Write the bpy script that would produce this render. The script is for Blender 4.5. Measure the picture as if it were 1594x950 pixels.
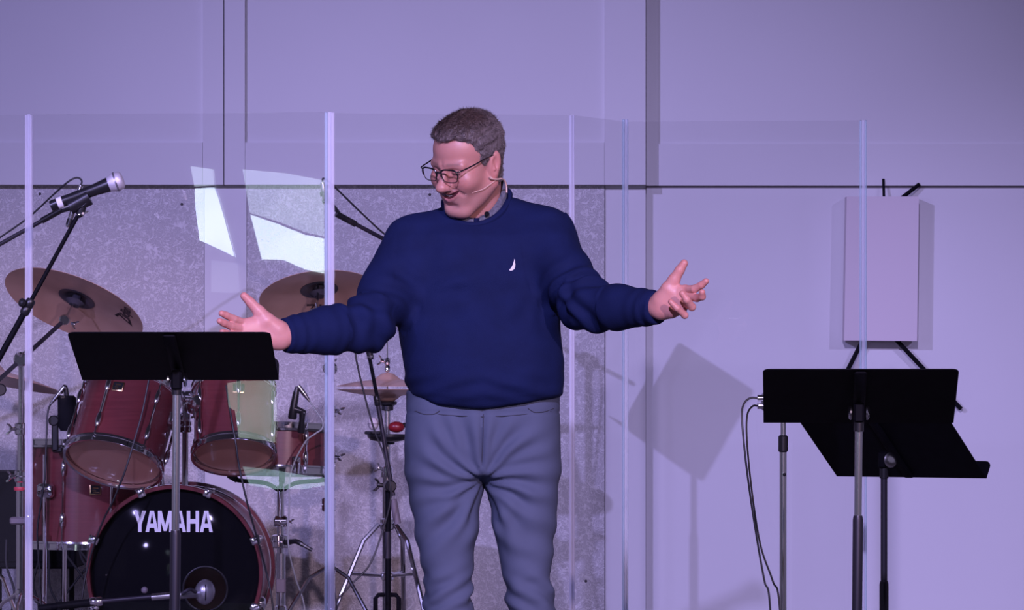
import bpy, math, random
import numpy as np
from mathutils import Vector, Matrix

random.seed(7)
for o in list(bpy.data.objects):
    bpy.data.objects.remove(o, do_unlink=True)
SC = bpy.context.scene
COL = SC.collection

# ------------------------------------------------------------------ camera
F, DCAM, HCAM, XC, YH = 6000.0, 10.0, 1.08, 797.0, 605.0     # focal length in pixels, camera distance, camera height, image centre x, horizon y
cam_d = bpy.data.cameras.new('camera'); cam = bpy.data.objects.new('camera', cam_d); COL.objects.link(cam)
cam.location = (0, -DCAM, HCAM); cam.rotation_euler = (math.pi/2, 0, 0)
cam_d.sensor_width = 36.0; cam_d.lens = 36.0*F/1594.0
cam_d.shift_y = (YH-475.0)/1594.0
cam_d.clip_end = 200
SC.camera = cam

def P(px, py, Y):
    k = (Y+DCAM)/F
    return Vector(((px-XC)*k, Y, HCAM+(YH-py)*k))
def S(Y): return F/(Y+DCAM)

# ------------------------------------------------------------------ world, lights, exposure
SC.view_settings.view_transform = 'Standard'; SC.view_settings.look = 'None'
SC.view_settings.gamma = 1.0; SC.view_settings.use_curve_mapping = False
SC.view_settings.exposure = 0.0
SC.cycles.transparent_max_bounces = 24
w = bpy.data.worlds.new('hall_ambient'); SC.world = w; w.use_nodes = True
w.node_tree.nodes['Background'].inputs[0].default_value = (0.54, 0.46, 0.78, 1)
w.node_tree.nodes['Background'].inputs[1].default_value = 0.24

def spot(name, loc, target, power, color, angle, blend, radius):
    d = bpy.data.lights.new(name, 'SPOT'); o = bpy.data.objects.new(name, d); COL.objects.link(o)
    o.location = loc
    o.rotation_euler = (Vector(target)-Vector(loc)).to_track_quat('-Z', 'Y').to_euler()
    d.energy = power; d.color = color; d.spot_size = math.radians(angle); d.spot_blend = blend
    d.shadow_soft_size = radius
    return o
spot('stage_spot_wash', (-5.93, -6.6, 4.85), (-0.6, 4.4, 1.0), 2750, (0.47, 0.41, 1.0), 36, 1.0, 0.06)
spot('stage_spot_wash', (6.3, -6.6, 4.85), (1.75, 4.4, 0.3), 1350, (0.56, 0.46, 1.0), 18, 0.9, 0.06)
spot('stage_spot_front', (-0.4, -9.5, 5.2), (0.25, 4.4, -0.30), 4000, (0.60, 0.50, 1.0), 30, 1.0, 0.15)
spot('stage_spot_side', (-5.1, -6.6, 2.2), (0.7, 4.4, 0.9), 260, (0.50, 0.45, 1.0), 27, 0.8, 0.10)
spot('stage_spot_key', (3.4, -8.5, 3.6), (-0.08, 0.0, 1.2), 1500, (1.0, 0.68, 0.92), 15, 0.5, 0.10)

# ------------------------------------------------------------------ materials
MATS = {}
def nt(name):
    m = bpy.data.materials.new(name); m.use_nodes = True
    MATS[name] = m
    t = m.node_tree
    return m, t, t.nodes['Principled BSDF']
def pm(name, col, rough=0.5, metal=0.0, coat=0.0, noise=None, bump=None, spec=None, sheen=0.0):
    """principled with an optional noise colour variation (scale, amount) and bump (scale, strength, distance)"""
    m, t, b = nt(name)
    b.inputs['Base Color'].default_value = (*col, 1); b.inputs['Roughness'].default_value = rough
    b.inputs['Metallic'].default_value = metal; b.inputs['Coat Weight'].default_value = coat
    b.inputs['Coat Roughness'].default_value = 0.08
    if spec is not None: b.inputs['Specular IOR Level'].default_value = spec
    if sheen: b.inputs['Sheen Weight'].default_value = sheen
    tc = t.nodes.new('ShaderNodeTexCoord')
    if noise:
        n = t.nodes.new('ShaderNodeTexNoise'); n.inputs['Scale'].default_value = noise[0]; n.inputs['Detail'].default_value = 4
        t.links.new(tc.outputs['Object'], n.inputs['Vector'])
        r = t.nodes.new('ShaderNodeValToRGB'); a = noise[1]
        r.color_ramp.elements[0].position = 0.3; r.color_ramp.elements[1].position = 0.7
        r.color_ramp.elements[0].color = (*[c*(1-a) for c in col], 1); r.color_ramp.elements[1].color = (*[min(1, c*(1+a)) for c in col], 1)
        t.links.new(n.outputs['Fac'], r.inputs['Fac']); t.links.new(r.outputs['Color'], b.inputs['Base Color'])
    if bump:
        n2 = t.nodes.new('ShaderNodeTexNoise'); n2.inputs['Scale'].default_value = bump[0]; n2.inputs['Detail'].default_value = 3
        t.links.new(tc.outputs['Object'], n2.inputs['Vector'])
        bp = t.nodes.new('ShaderNodeBump'); bp.inputs['Strength'].default_value = bump[1]; bp.inputs['Distance'].default_value = bump[2]
        t.links.new(n2.outputs['Fac'], bp.inputs['Height']); t.links.new(bp.outputs['Normal'], b.inputs['Normal'])
    return m

pm('wall_paint', (0.66, 0.655, 0.66), 0.55, noise=(1.3, 0.02), bump=(180, 0.05, 0.002))
pm('seam_dark', (0.05, 0.045, 0.05), 0.8)
pm('seam_grey', (0.22, 0.20, 0.21), 0.8)
pm('box_paint', (0.66, 0.59, 0.61), 0.6)
pm('black_steel', (0.0045, 0.0045, 0.007), 0.6, noise=(30, 0.2), spec=0.08)
pm('black_matte', (0.007, 0.007, 0.010), 0.8, spec=0.15)
pm('black_plastic', (0.014, 0.014, 0.017), 0.33)
pm('dark_tube', (0.035, 0.032, 0.045), 0.38, metal=0.3)
pm('chrome', (0.88, 0.88, 0.90), 0.10, metal=1.0)
pm('brushed_steel', (0.74, 0.75, 0.76), 0.22, metal=1.0)
pm('grey_sleeve', (0.20, 0.17, 0.19), 0.5)
pm('drum_head_black', (0.006, 0.006, 0.008), 0.05, spec=0.08)
pm('drum_head_white', (0.75, 0.72, 0.68), 0.4)
pm('letter_white', (0.85, 0.84, 0.88), 0.4)
pm('hoop_maroon', (0.13, 0.025, 0.03), 0.25, coat=0.5, noise=(25, 0.25))
pm('gold_badge', (0.65, 0.45, 0.22), 0.25, metal=1.0)
pm('cable_black', (0.012, 0.012, 0.014), 0.45)
pm('cable_grey', (0.32, 0.34, 0.33), 0.5)
pm('silver_mic', (0.42, 0.42, 0.47), 0.33, metal=0.8, bump=(400, 0.2, 0.001))
pm('mic_grille', (0.74, 0.72, 0.80), 0.4, metal=0.45, bump=(900, 0.6, 0.001))
pm('white_tape', (0.8, 0.8, 0.85), 0.6)
pm('red_shaker', (0.24, 0.012, 0.02), 0.35, coat=0.2)
pm('pale_shaker', (0.72, 0.66, 0.66), 0.4)
pm('red_rubber', (0.55, 0.05, 0.08), 0.5)
pm('logo_ink', (0.035, 0.018, 0.02), 0.6)
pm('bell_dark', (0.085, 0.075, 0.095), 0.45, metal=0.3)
pm('felt_dark', (0.05, 0.045, 0.06), 0.9)
pm('stage_floor', (0.30, 0.27, 0.26), 0.6, noise=(3, 0.2))
pm('hall_wall', (0.20, 0.19, 0.20), 0.8, noise=(2, 0.1))
pm('riser_carpet', (0.26, 0.24, 0.24), 0.95, noise=(60, 0.3), bump=(300, 0.6, 0.004))
pm('shoe_leather', (0.03, 0.02, 0.018), 0.35)
pm('glasses_frame', (0.010, 0.010, 0.014), 0.25)
pm('headset_tan', (0.74, 0.52, 0.42), 0.45)
pm('teeth', (0.80, 0.76, 0.72), 0.3)
pm('button', (0.004, 0.004, 0.007), 0.7, spec=0.1)
pm('seam_thread', (0.045, 0.048, 0.07), 0.8)
pm('emblem_white', (0.80, 0.80, 0.88), 0.7, bump=(1500, 0.5, 0.001))

def wool_mat():
    m, t, b = nt('wood_wool')
    tc = t.nodes.new('ShaderNodeTexCoord')
    def fibre(scale, off, width):
        mp = t.nodes.new('ShaderNodeMapping'); mp.inputs['Location'].default_value = (off, off*2, off*3)
        n = t.nodes.new('ShaderNodeTexNoise'); n.inputs['Scale'].default_value = scale; n.inputs['Detail'].default_value = 1.0; n.inputs['Distortion'].default_value = 1.6
        t.links.new(tc.outputs['Object'], mp.inputs['Vector']); t.links.new(mp.outputs[0], n.inputs['Vector'])
        a = t.nodes.new('ShaderNodeMath'); a.operation = 'SUBTRACT'; a.inputs[1].default_value = 0.5; t.links.new(n.outputs['Fac'], a.inputs[0])
        c = t.nodes.new('ShaderNodeMath'); c.operation = 'ABSOLUTE'; t.links.new(a.outputs[0], c.inputs[0])
        r = t.nodes.new('ShaderNodeMapRange'); r.interpolation_type = 'SMOOTHSTEP'
        r.inputs['From Min'].default_value = 0.0; r.inputs['From Max'].default_value = width; r.inputs['To Min'].default_value = 1; r.inputs['To Max'].default_value = 0
        t.links.new(c.outputs[0], r.inputs['Value']); return r.outputs[0]
    def mx(a, b_):
        q = t.nodes.new('ShaderNodeMath'); q.operation = 'MAXIMUM'; t.links.new(a, q.inputs[0]); t.links.new(b_, q.inputs[1]); return q.outputs[0]
    f = mx(mx(fibre(24, 0, 0.05), fibre(29, 3.7, 0.045)), fibre(35, 9.1, 0.045))
    bl = t.nodes.new('ShaderNodeTexNoise'); bl.inputs['Scale'].default_value = 4; bl.inputs['Detail'].default_value = 5
    t.links.new(tc.outputs['Object'], bl.inputs['Vector'])
    r = t.nodes.new('ShaderNodeMix'); r.data_type = 'RGBA'
    r.inputs[6].default_value = (0.44, 0.425, 0.43, 1); r.inputs[7].default_value = (0.75, 0.73, 0.73, 1)
    ma = t.nodes.new('ShaderNodeMath'); ma.operation = 'MULTIPLY_ADD'; ma.inputs[1].default_value = 0.72; t.links.new(f, ma.inputs[0]);
    mb_ = t.nodes.new('ShaderNodeMath'); mb_.operation = 'MULTIPLY'; mb_.inputs[1].default_value = 0.36; t.links.new(bl.outputs['Fac'], mb_.inputs[0]); t.links.new(mb_.outputs[0], ma.inputs[2])
    t.links.new(ma.outputs[0], r.inputs[0]); t.links.new(r.outputs[2], b.inputs['Base Color'])
    bp = t.nodes.new('ShaderNodeBump'); bp.inputs['Strength'].default_value = 0.45; bp.inputs['Distance'].default_value = 0.006
    t.links.new(f, bp.inputs['Height']); t.links.new(bp.outputs['Normal'], b.inputs['Normal'])
    b.inputs['Roughness'].default_value = 0.9
wool_mat()

def acrylic(name, tint, ior, body=None, fac=0.0):
    m, t, b = nt(name)
    out = t.nodes['Material Output']
    tr = t.nodes.new('ShaderNodeBsdfTransparent'); tr.inputs[0].default_value = (*tint, 1)
    gl = t.nodes.new('ShaderNodeBsdfGlossy'); gl.inputs['Roughness'].default_value = 0.0; gl.inputs[0].default_value = (1, 1, 1, 1)
    lw = t.nodes.new('ShaderNodeLayerWeight'); lw.inputs['Blend'].default_value = 0.5
    pw = t.nodes.new('ShaderNodeMath'); pw.operation = 'POWER'; pw.inputs[1].default_value = 5.0
    t.links.new(lw.outputs['Facing'], pw.inputs[0])
    fr = t.nodes.new('ShaderNodeMath'); fr.operation = 'MULTIPLY_ADD'; r0 = ((ior-1)/(ior+1))**2
    fr.inputs[1].default_value = 1-r0; fr.inputs[2].default_value = r0
    t.links.new(pw.outputs[0], fr.inputs[0])
    mx = t.nodes.new('ShaderNodeMixShader')
    t.links.new(fr.outputs[0], mx.inputs[0]); t.links.new(gl.outputs[0], mx.inputs[2])
    if body:
        b.inputs['Base Color'].default_value = (*body, 1); b.inputs['Roughness'].default_value = 0.25
        m2 = t.nodes.new('ShaderNodeMixShader'); m2.inputs[0].default_value = fac
        t.links.new(tr.outputs[0], m2.inputs[1]); t.links.new(b.outputs[0], m2.inputs[2])
        t.links.new(m2.outputs[0], mx.inputs[1])
    else:
        t.links.new(tr.outputs[0], mx.inputs[1])
    t.links.new(mx.outputs[0], out.inputs['Surface'])
acrylic('acrylic_pane', (0.985, 0.985, 0.988), 1.45)
acrylic('acrylic_hinge', (0.93, 0.94, 0.98), 1.45, (0.88, 0.88, 0.95), 0.45)
acrylic('acrylic_edge', (0.85, 0.92, 0.95), 1.45, (0.72, 0.86, 0.95), 0.35)
acrylic('lens_glass', (0.97, 0.97, 0.97), 1.4)
acrylic('clear_head', (0.80, 0.62, 0.52), 1.5, (0.74, 0.38, 0.26), 0.92)

def shell_mat(name, c0, c1, seed):
    m, t, b = nt(name)
    tc = t.nodes.new('ShaderNodeTexCoord'); mp = t.nodes.new('ShaderNodeMapping'); mp.inputs['Scale'].default_value = (3, 3, 60)
    mp.inputs['Location'].default_value = (seed, seed, 0)
    n = t.nodes.new('ShaderNodeTexNoise'); n.inputs['Scale'].default_value = 3; n.inputs['Detail'].default_value = 5
    r = t.nodes.new('ShaderNodeValToRGB'); r.color_ramp.elements[0].position = .35; r.color_ramp.elements[1].position = .65
    r.color_ramp.elements[0].color = (*c0, 1); r.color_ramp.elements[1].color = (*c1, 1)
    t.links.new(tc.outputs['Object'], mp.inputs['Vector']); t.links.new(mp.outputs[0], n.inputs['Vector'])
    t.links.new(n.outputs['Fac'], r.inputs['Fac']); t.links.new(r.outputs[0], b.inputs['Base Color'])
    b.inputs['Roughness'].default_value = 0.32; b.inputs['Coat Weight'].default_value = 0.6; b.inputs['Coat Roughness'].default_value = 0.15
shell_mat('shell_maroon', (0.135, 0.026, 0.030), (0.165, 0.033, 0.037), 0)
shell_mat('shell_inside', (0.42, 0.20, 0.13), (0.50, 0.26, 0.17), 3)

def cymbal_mat():
    m, t, b = nt('cymbal_bronze')
    tc = t.nodes.new('ShaderNodeTexCoord')
    n = t.nodes.new('ShaderNodeTexNoise'); n.inputs['Scale'].default_value = 9; n.inputs['Detail'].default_value = 3
    t.links.new(tc.outputs['Object'], n.inputs['Vector'])
    r = t.nodes.new('ShaderNodeValToRGB'); r.color_ramp.elements[0].position = .3; r.color_ramp.elements[1].position = .7
    r.color_ramp.elements[0].color = (0.66, 0.40, 0.29, 1); r.color_ramp.elements[1].color = (0.80, 0.52, 0.39, 1)
    t.links.new(n.outputs['Fac'], r.inputs['Fac']); t.links.new(r.outputs[0], b.inputs['Base Color'])
    b.inputs['Metallic'].default_value = 0.25; b.inputs['Roughness'].default_value = 0.36
    b.inputs['Anisotropic'].default_value = 0.7
    tg = t.nodes.new('ShaderNodeTangent'); tg.direction_type = 'RADIAL'; tg.axis = 'Z'
    t.links.new(tg.outputs[0], b.inputs['Tangent'])
cymbal_mat()

def attr_mat(name, rough, sss=0.0, bump=None, sheen=0.0, spec=0.5, stretch=None):
    m, t, b = nt(name)
    a = t.nodes.new('ShaderNodeAttribute'); a.attribute_name = 'Col'
    tc = t.nodes.new('ShaderNodeTexCoord')
    t.links.new(a.outputs['Color'], b.inputs['Base Color'])
    b.inputs['Roughness'].default_value = rough; b.inputs['Specular IOR Level'].default_value = spec
    if sss:
        b.inputs['Subsurface Weight'].default_value = sss; b.inputs['Subsurface Radius'].default_value = (0.012, 0.004, 0.002)
        b.inputs['Subsurface Scale'].default_value = 0.6
    if sheen: b.inputs['Sheen Weight'].default_value = sheen; b.inputs['Sheen Roughness'].default_value = 0.6
    if bump:
        n2 = t.nodes.new('ShaderNodeTexNoise'); n2.inputs['Scale'].default_value = bump[0]; n2.inputs['Detail'].default_value = 3
        if stretch:
            mp = t.nodes.new('ShaderNodeMapping'); mp.inputs['Scale'].default_value = stretch
            t.links.new(tc.outputs['Object'], mp.inputs['Vector']); t.links.new(mp.outputs[0], n2.inputs['Vector'])
        else: t.links.new(tc.outputs['Object'], n2.inputs['Vector'])
        bp = t.nodes.new('ShaderNodeBump'); bp.inputs['Strength'].default_value = bump[1]; bp.inputs['Distance'].default_value = bump[2]
        t.links.new(n2.outputs['Fac'], bp.inputs['Height']); t.links.new(bp.outputs['Normal'], b.inputs['Normal'])
attr_mat('skin', 0.42, 0.15, (260, 0.12, 0.002))
attr_mat('hair', 0.55, 0, (160, 0.8, 0.004), stretch=(1, 1, 0.35))
pm('sweater_knit', (0.0060, 0.0125, 0.064), 0.85, noise=(14, 0.12), bump=(420, 0.45, 0.002), sheen=0.0, spec=0.2)
pm('trouser_cloth', (0.092, 0.114, 0.185), 0.8, noise=(9, 0.06), bump=(700, 0.25, 0.001), spec=0.25)
pm('shirt_cloth', (0.12, 0.125, 0.165), 0.8, noise=(150, 0.35), bump=(600, 0.3, 0.001))

def window_mat(name, col, col2, strength):
    m, t, b = nt(name)
    tc = t.nodes.new('ShaderNodeTexCoord'); n = t.nodes.new('ShaderNodeTexNoise'); n.inputs['Scale'].default_value = 3.0; n.inputs['Detail'].default_value = 3
    t.links.new(tc.outputs['Object'], n.inputs['Vector'])
    r = t.nodes.new('ShaderNodeValToRGB'); r.color_ramp.elements[0].position = .42; r.color_ramp.elements[1].position = .56
    r.color_ramp.elements[0].color = (*col2, 1); r.color_ramp.elements[1].color = (*col, 1)
    t.links.new(n.outputs['Fac'], r.inputs['Fac'])
    b.inputs['Base Color'].default_value = (0.02, 0.02, 0.02, 1); b.inputs['Roughness'].default_value = 0.1
    t.links.new(r.outputs[0], b.inputs['Emission Color']); b.inputs['Emission Strength'].default_value = strength
window_mat('daylight', (0.74, 0.90, 1.0), (0.66, 0.82, 0.98), 12.0)
window_mat('daylight_half', (0.66, 0.78, 0.95), (0.55, 0.66, 0.84), 5.0)
window_mat('daylight_green', (0.70, 0.84, 0.80), (0.58, 0.70, 0.62), 3.6)
window_mat('daylight_cyan', (0.58, 0.86, 0.92), (0.46, 0.72, 0.76), 3.6)

window_mat('daylight_dim', (0.55, 0.62, 0.80), (0.42, 0.48, 0.62), 1.3)

# ------------------------------------------------------------------ mesh helpers
def frame(origin, z, xh=(1, 0, 0)):
    z = Vector(z).normalized(); x = Vector(xh); x = x-z*x.dot(z)
    if x.length < 1e-5: x = Vector((0, 1, 0)); x = x-z*x.dot(z)
    x.normalize(); y = z.cross(x)
    M = Matrix(((x.x, y.x, z.x, origin[0]), (x.y, y.y, z.y, origin[1]), (x.z, y.z, z.z, origin[2]), (0, 0, 0, 1)))
    return M
I4 = Matrix.Identity(4)
def smooth_path(pts, n=8):
    pts = [Vector(p) for p in pts]; out = []
    q = [pts[0]*2-pts[1]]+pts+[pts[-1]*2-pts[-2]]
    for i in range(1, len(q)-2):
        for k in range(n):
            t = k/n; a, b, c, d = q[i-1], q[i], q[i+1], q[i+2]
            out.append(0.5*((2*b)+(c-a)*t+(2*a-5*b+4*c-d)*t*t+(3*b-a-3*c+d)*t**3))
    out.append(pts[-1]); return out

class MB:
    def __init__(s): s.v = []; s.f = []
    def add(s, verts, faces):
        o = len(s.v); s.v += [tuple(v) for v in verts]; s.f += [tuple(i+o for i in f) for f in faces]; return s
    def loft(s, rings, closed=True, cap=True, loop=False):
        n = len(rings[0]); vs = [v for r in rings for v in r]; fs = []
        m = len(rings); rr = range(m if loop else m-1)
        for i in rr:
            j2 = (i+1) % m
            for k in range(n if closed else n-1):
                k2 = (k+1) % n
                fs.append((i*n+k, i*n+k2, j2*n+k2, j2*n+k))
        if cap and not loop and closed:
            fs.append(tuple(range(n-1, -1, -1))); fs.append(tuple(range((m-1)*n, m*n)))
        return s.add(vs, fs)
    def tube(s, path, r, n=10, cap=True, loop=False):
        path = [Vector(p) for p in path]; m = len(path)
        rs = r if isinstance(r, (list, tuple)) else [r]*m
        rings = []; prev = None
        for i, p in enumerate(path):
            if loop: t = path[(i+1) % m]-path[i-1]
            else: t = path[min(i+1, m-1)]-path[max(i-1, 0)]
            t.normalize()
            if prev is None:
                h = Vector((0, 0, 1)) if abs(t.z) < 0.9 else Vector((1, 0, 0))
                x = (h-t*h.dot(t)).normalized()
            else:
                x = prev-t*prev.dot(t)
                x.normalize()
            prev = x; y = t.cross(x)
            rings.append([p+(x*math.cos(a)+y*math.sin(a))*rs[i] for a in [2*math.pi*k/n for k in range(n)]])
        return s.loft(rings, True, cap, loop)
    def lathe(s, prof, n=32, M=I4, cap=True, loop=False):
        rings = [[M @ Vector((max(r, 1e-5)*math.cos(2*math.pi*k/n), max(r, 1e-5)*math.sin(2*math.pi*k/n), z)) for k in range(n)] for r, z in prof]
        return s.loft(rings, True, cap, loop)
    def torus(s, M, R, r, n=40, m=8):
        prof = [(R+r*math.cos(a), r*math.sin(a)) for a in [2*math.pi*k/m for k in range(m)]]
        return s.lathe(prof, n, M, False, True)
    def box(s, c, size, M=I4, ch=0.0):
        hx, hy, hz = [d/2 for d in size]; c = Vector(c)
        if ch <= 0:
            vs = [M @ (c+Vector((x*hx, y*hy, z*hz))) for z in (-1, 1) for x, y in ((-1, -1), (1, -1), (1, 1), (-1, 1))]
            return s.loft([vs[:4], vs[4:]])
        def ring(z, i):
            a, b = hx-i, hy-i; e = min(ch, a*.9, b*.9)
            pts = [(-a+e, -b), (a-e, -b), (a, -b+e), (a, b-e), (a-e, b), (-a+e, b), (-a, b-e), (-a, -b+e)]
            return [M @ (c+Vector((x, y, z))) for x, y in pts]
        return s.loft([ring(-hz, ch), ring(-hz+ch, 0), ring(hz-ch, 0), ring(hz, ch)])
    def prism(s, poly, z0, z1, M=I4):
        return s.loft([[M @ Vector((x, y, z0)) for x, y in poly], [M @ Vector((x, y, z1)) for x, y in poly]])
    def ball(s, c, r, n=14, m=8, M=I4, sc=(1, 1, 1)):
        c = Vector(c)
        rings = []
        for i in range(m+1):
            a = -math.pi/2+math.pi*i/m
            rr = max(math.cos(a), 1e-4)
            rings.append([M @ (c+Vector((r*sc[0]*rr*math.cos(2*math.pi*k/n), r*sc[1]*rr*math.sin(2*math.pi*k/n), r*sc[2]*math.sin(a)))) for k in range(n)])
        return s.loft(rings)

BASE = {}
def finish(o, label=None, cat=None, group=None, kind=None):
    if label: o['label'] = label
    if cat: o['category'] = cat
    if group: o['group'] = group
    if kind: o['kind'] = kind
    return o
def thing(name, label, cat, base=(0, 0, 0), group=None, kind=None):
    o = bpy.data.objects.new(name, None); COL.objects.link(o); o.location = base; o.empty_display_size = 0.1
    BASE[o.name] = Vector(base)
    return finish(o, label, cat, group, kind)
def obj(name, mb, mat, parent=None, label=None, cat=None, group=None, kind=None, sharp=38, smooth=True, base=None):
    """world-space geometry; the mesh is stored relative to its thing's base"""
    if parent is not None: b = BASE[parent.name]
    else: b = Vector(base) if base is not None else Vector((0, 0, 0))
    me = bpy.data.meshes.new(name)
    if isinstance(mb, MB):
        me.from_pydata([(v[0]-b.x, v[1]-b.y, v[2]-b.z) for v in mb.v], [], mb.f)
    else:
        vs, fs = mb
        me.from_pydata((np.asarray(vs)-np.array(b)).tolist(), [], fs.tolist())
    me.update()
    import bmesh
    bm = bmesh.new(); bm.from_mesh(me); bmesh.ops.recalc_face_normals(bm, faces=bm.faces); bm.to_mesh(me); bm.free()
    if smooth:
        me.shade_smooth()
        me.set_sharp_from_angle(angle=math.radians(sharp))
    me.materials.append(MATS[mat])
    o = bpy.data.objects.new(name, me); COL.objects.link(o)
    if parent is not None:
        o.parent = parent
    else: o.location = b
    BASE[o.name] = b
    return finish(o, label, cat, group, kind)

# ------------------------------------------------------------------ the setting
WY = 4.40
def wall_box(x0, x1, y0, y1, Y, Yb=None):
    """box on the back wall: pixel rectangle at front depth Y, going back to Yb"""
    a, c = P(x0, y1, Y), P(x1, y0, Y); Yb = WY+0.05 if Yb is None else Yb
    return MB().box(((a.x+c.x)/2, (Y+Yb)/2, (a.z+c.z)/2), (c.x-a.x, Yb-Y, c.z-a.z))
fl = MB().box((0, -0.5, -0.05), (12, 11, 0.10)); obj('floor', fl, 'stage_floor', kind='structure', smooth=False)
hf = MB().box((0, -10.0, -0.85), (16, 8.0, 0.10)); obj('floor_hall', hf, 'stage_floor', kind='structure', smooth=False)
ce = MB().box((0, -4.5, 6.1), (22, 19.5, 0.2)); obj('ceiling', ce, 'hall_wall', kind='structure', smooth=False)  # unseen dark ceiling, added so the chrome mirrors something dark
# main wall, built as lower plane and the panelled cladding in front of it
wall = obj('wall_back', MB().box((0.5, WY+0.15, 2.5), (11, 0.2, 5.0)), 'wall_paint', kind='structure', smooth=False)
def wpart(name, mb, mat='wall_paint', parent=wall): return obj(name, mb, mat, parent, smooth=False)
UL = 4.285      # proud upper cladding (left), its recessed fields 3.5 cm deeper
TOPY = -420
def stile(x0, x1, y0, y1, Y): return wpart('stile', wall_box(x0, x1, y0, y1, Y))
def rail(x0, x1, y0, y1, Y): return wpart('rail', wall_box(x0, x1, y0, y1, Y))
def fieldp(x0, x1, y0, y1, Y): return wpart('field_panel', wall_box(x0, x1, y0, y1, Y))
stile(315.6, 347.6, TOPY, 287.5, UL); stile(349.2, 381.0, TOPY, 287.5, UL); stile(941.2, 1005, TOPY, 287.5, UL)
rail(-900, 315.2, 222, 287.5, UL); rail(381.4, 940.8, 222, 287.5, UL)
fieldp(-900, 316, TOPY, 222, UL+0.018); fieldp(381, 941, TOPY, 222, UL+0.018)
wpart('seam_backing', wall_box(347, 350, TOPY, 288, UL+0.012), 'seam_dark')
# right-hand upper cladding, less proud
UR = 4.372
stile(1000, 1024.5, TOPY, 289, UR); rail(1024.9, 2200, 224, 289, UR); fieldp(1024, 2200, TOPY, 224, UR+0.012)
wpart('seam_backing', wall_box(1005, 2200, 288.0, 293, WY-0.006), 'seam_grey')
# lower wall: fibre boards between smooth pilasters
LL = 4.335
wpart('acoustic_board', wall_box(-900, 317.6, 287, 1300, LL), 'wood_wool'); wpart('acoustic_board', wall_box(384.2, 941.0, 287, 1300, LL), 'wood_wool')
wpart('pilaster', wall_box(318.4, 383.6, 287, 1300, LL-0.004)); wpart('pilaster', wall_box(942.0, 1005, 288, 1300, LL+0.01))
wpart('lower_panel', wall_box(1005.2, 2200, 291.2, 1300, WY-0.004))
for px, py in ((62, 302), (669, 303), (283, 318), (270, 545), (912, 905)):
    p = P(px, py, LL-0.001); obj('screw', MB().lathe([(0.0055, -0.003), (0.0055, 0.0), (0.003, 0.001)], 8, frame(p, (0, -1, 0))), 'seam_dark', wall)
riser = obj('floor_riser', MB().box((-1.25, 3.25, 0.085), (3.3, 2.15, 0.17), ch=0.01), 'riser_carpet', kind='structure', smooth=False)
RZ = 0.17

# ------------------------------------------------------------------ acrylic drum shield
SHT = 1.905
def ground(px, Y): return Vector(((px-XC)*(Y+DCAM)/F, Y, 0))
sv = [ground(-390, 1.95), ground(45, 1.60), ground(513, 1.50), ground(890, 1.58), ground(973, 1.86), ground(1343.5, 1.80)]
shield = thing('drum_shield', 'clear acrylic drum shield of tall hinged panels standing around the drum kit', 'drum shield', (sv[2].x, sv[2].y, 0))
heights = [SHT, SHT, SHT, SHT-0.003, SHT+0.004, SHT-0.003]
HW = [0.0115, 0.0115, 0.0150, 0.0080, 0.0095, 0.0115]
for i in range(5):
    a, b = sv[i], sv[i+1]; d = (b-a).normalized()
    a2, b2 = a+d*HW[i]*1.05, b-d*HW[i+1]*1.05
    M = frame((a2+b2)/2, (0, 0, 1), d)
    ht = min(heights[i], heights[i+1])-0.001
    obj('panel', MB().box((0, 0, ht/2+0.003), ((b2-a2).length, 0.006, ht-0.006), M), 'acrylic_pane', shield, smooth=False)
for i, p in enumerate(sv):
    dl = (p-sv[i-1]) if i > 0 else (sv[1]-p); dr = (sv[i+1]-p) if i < 5 else dl
    d = (dl.normalized()+dr.normalized()).normalized(); M = frame(p, (0, 0, 1), d)
    w_, H = HW[i], heights[i]
    hg = obj('hinge', MB().box((0, 0, H/2), (w_*0.62, 0.007, H), M), 'acrylic_hinge', shield, smooth=False)
    for sx in (-1, 1):
        obj('hinge_leaf', MB().box((sx*w_*0.66, -0.001, H/2), (w_*0.62, 0.011, H), M, 0.0018), 'acrylic_edge' if i >= 4 or (i == 2 and sx < 0) else 'acrylic_hinge', hg)
    obj('hinge_pin', MB().tube([M @ Vector((w_*0.34, -0.006, 0.0)), M @ Vector((w_*0.34, -0.006, H))], 0.0018, 6), 'acrylic_hinge', hg)

# rear wall of the hall behind the camera with its daylit windows (seen only mirrored in the shield)
RY = -14.0
rear = obj('wall_rear', MB().box((0, RY-0.25, 2.2), (22, 0.3, 6.2)), 'hall_wall', kind='structure', smooth=False)
pn = (sv[2]-sv[1]).cross(Vector((0, 0, 1))).normalized()
def mirrored(px, py, Y=RY):
    o = Vector((0, -DCAM, HCAM)); d = Vector(((px-XC)/F, 1, (YH-py)/F))
    q = o+d*((sv[1]-o).dot(pn)/d.dot(pn)); r = d-2*d.dot(pn)*pn
    return q+r*((Y-q.y)/r.y)
def window(n, quad, mat):
    pts = [mirrored(*p) for p in quad]
    poly = [(p.x, p.z) for p in pts]
    c = Vector((sum(p[0] for p in poly)/len(poly), RY, sum(p[1] for p in poly)/len(poly)))
    wd = thing('window_%d' % n, None, None, c, kind='structure')
    M = Matrix(((1, 0, 0, 0), (0, 0, 1, RY), (0, 1, 0, 0), (0, 0, 0, 1)))
    obj('pane', MB().prism(poly, -0.10, -0.085, M), mat, wd, smooth=False)
    obj('window_frame', MB().tube([Vector((x, RY-0.08, z)) for x, z in poly], 0.004, 6, False, True), 'hall_wall', wd)
window(1, [(297, 292), (329, 290), (335, 305), (348, 350), (361, 400), (340, 390), (305, 374), (299, 330)], 'daylight')
window(2, [(291, 257), (327, 262), (329, 288.5), (297, 290.5)], 'daylight_half')
window(3, [(384, 333), (430, 348), (470, 364), (509, 372), (509, 428), (470, 420), (436, 405), (402, 404)], 'daylight')
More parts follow.
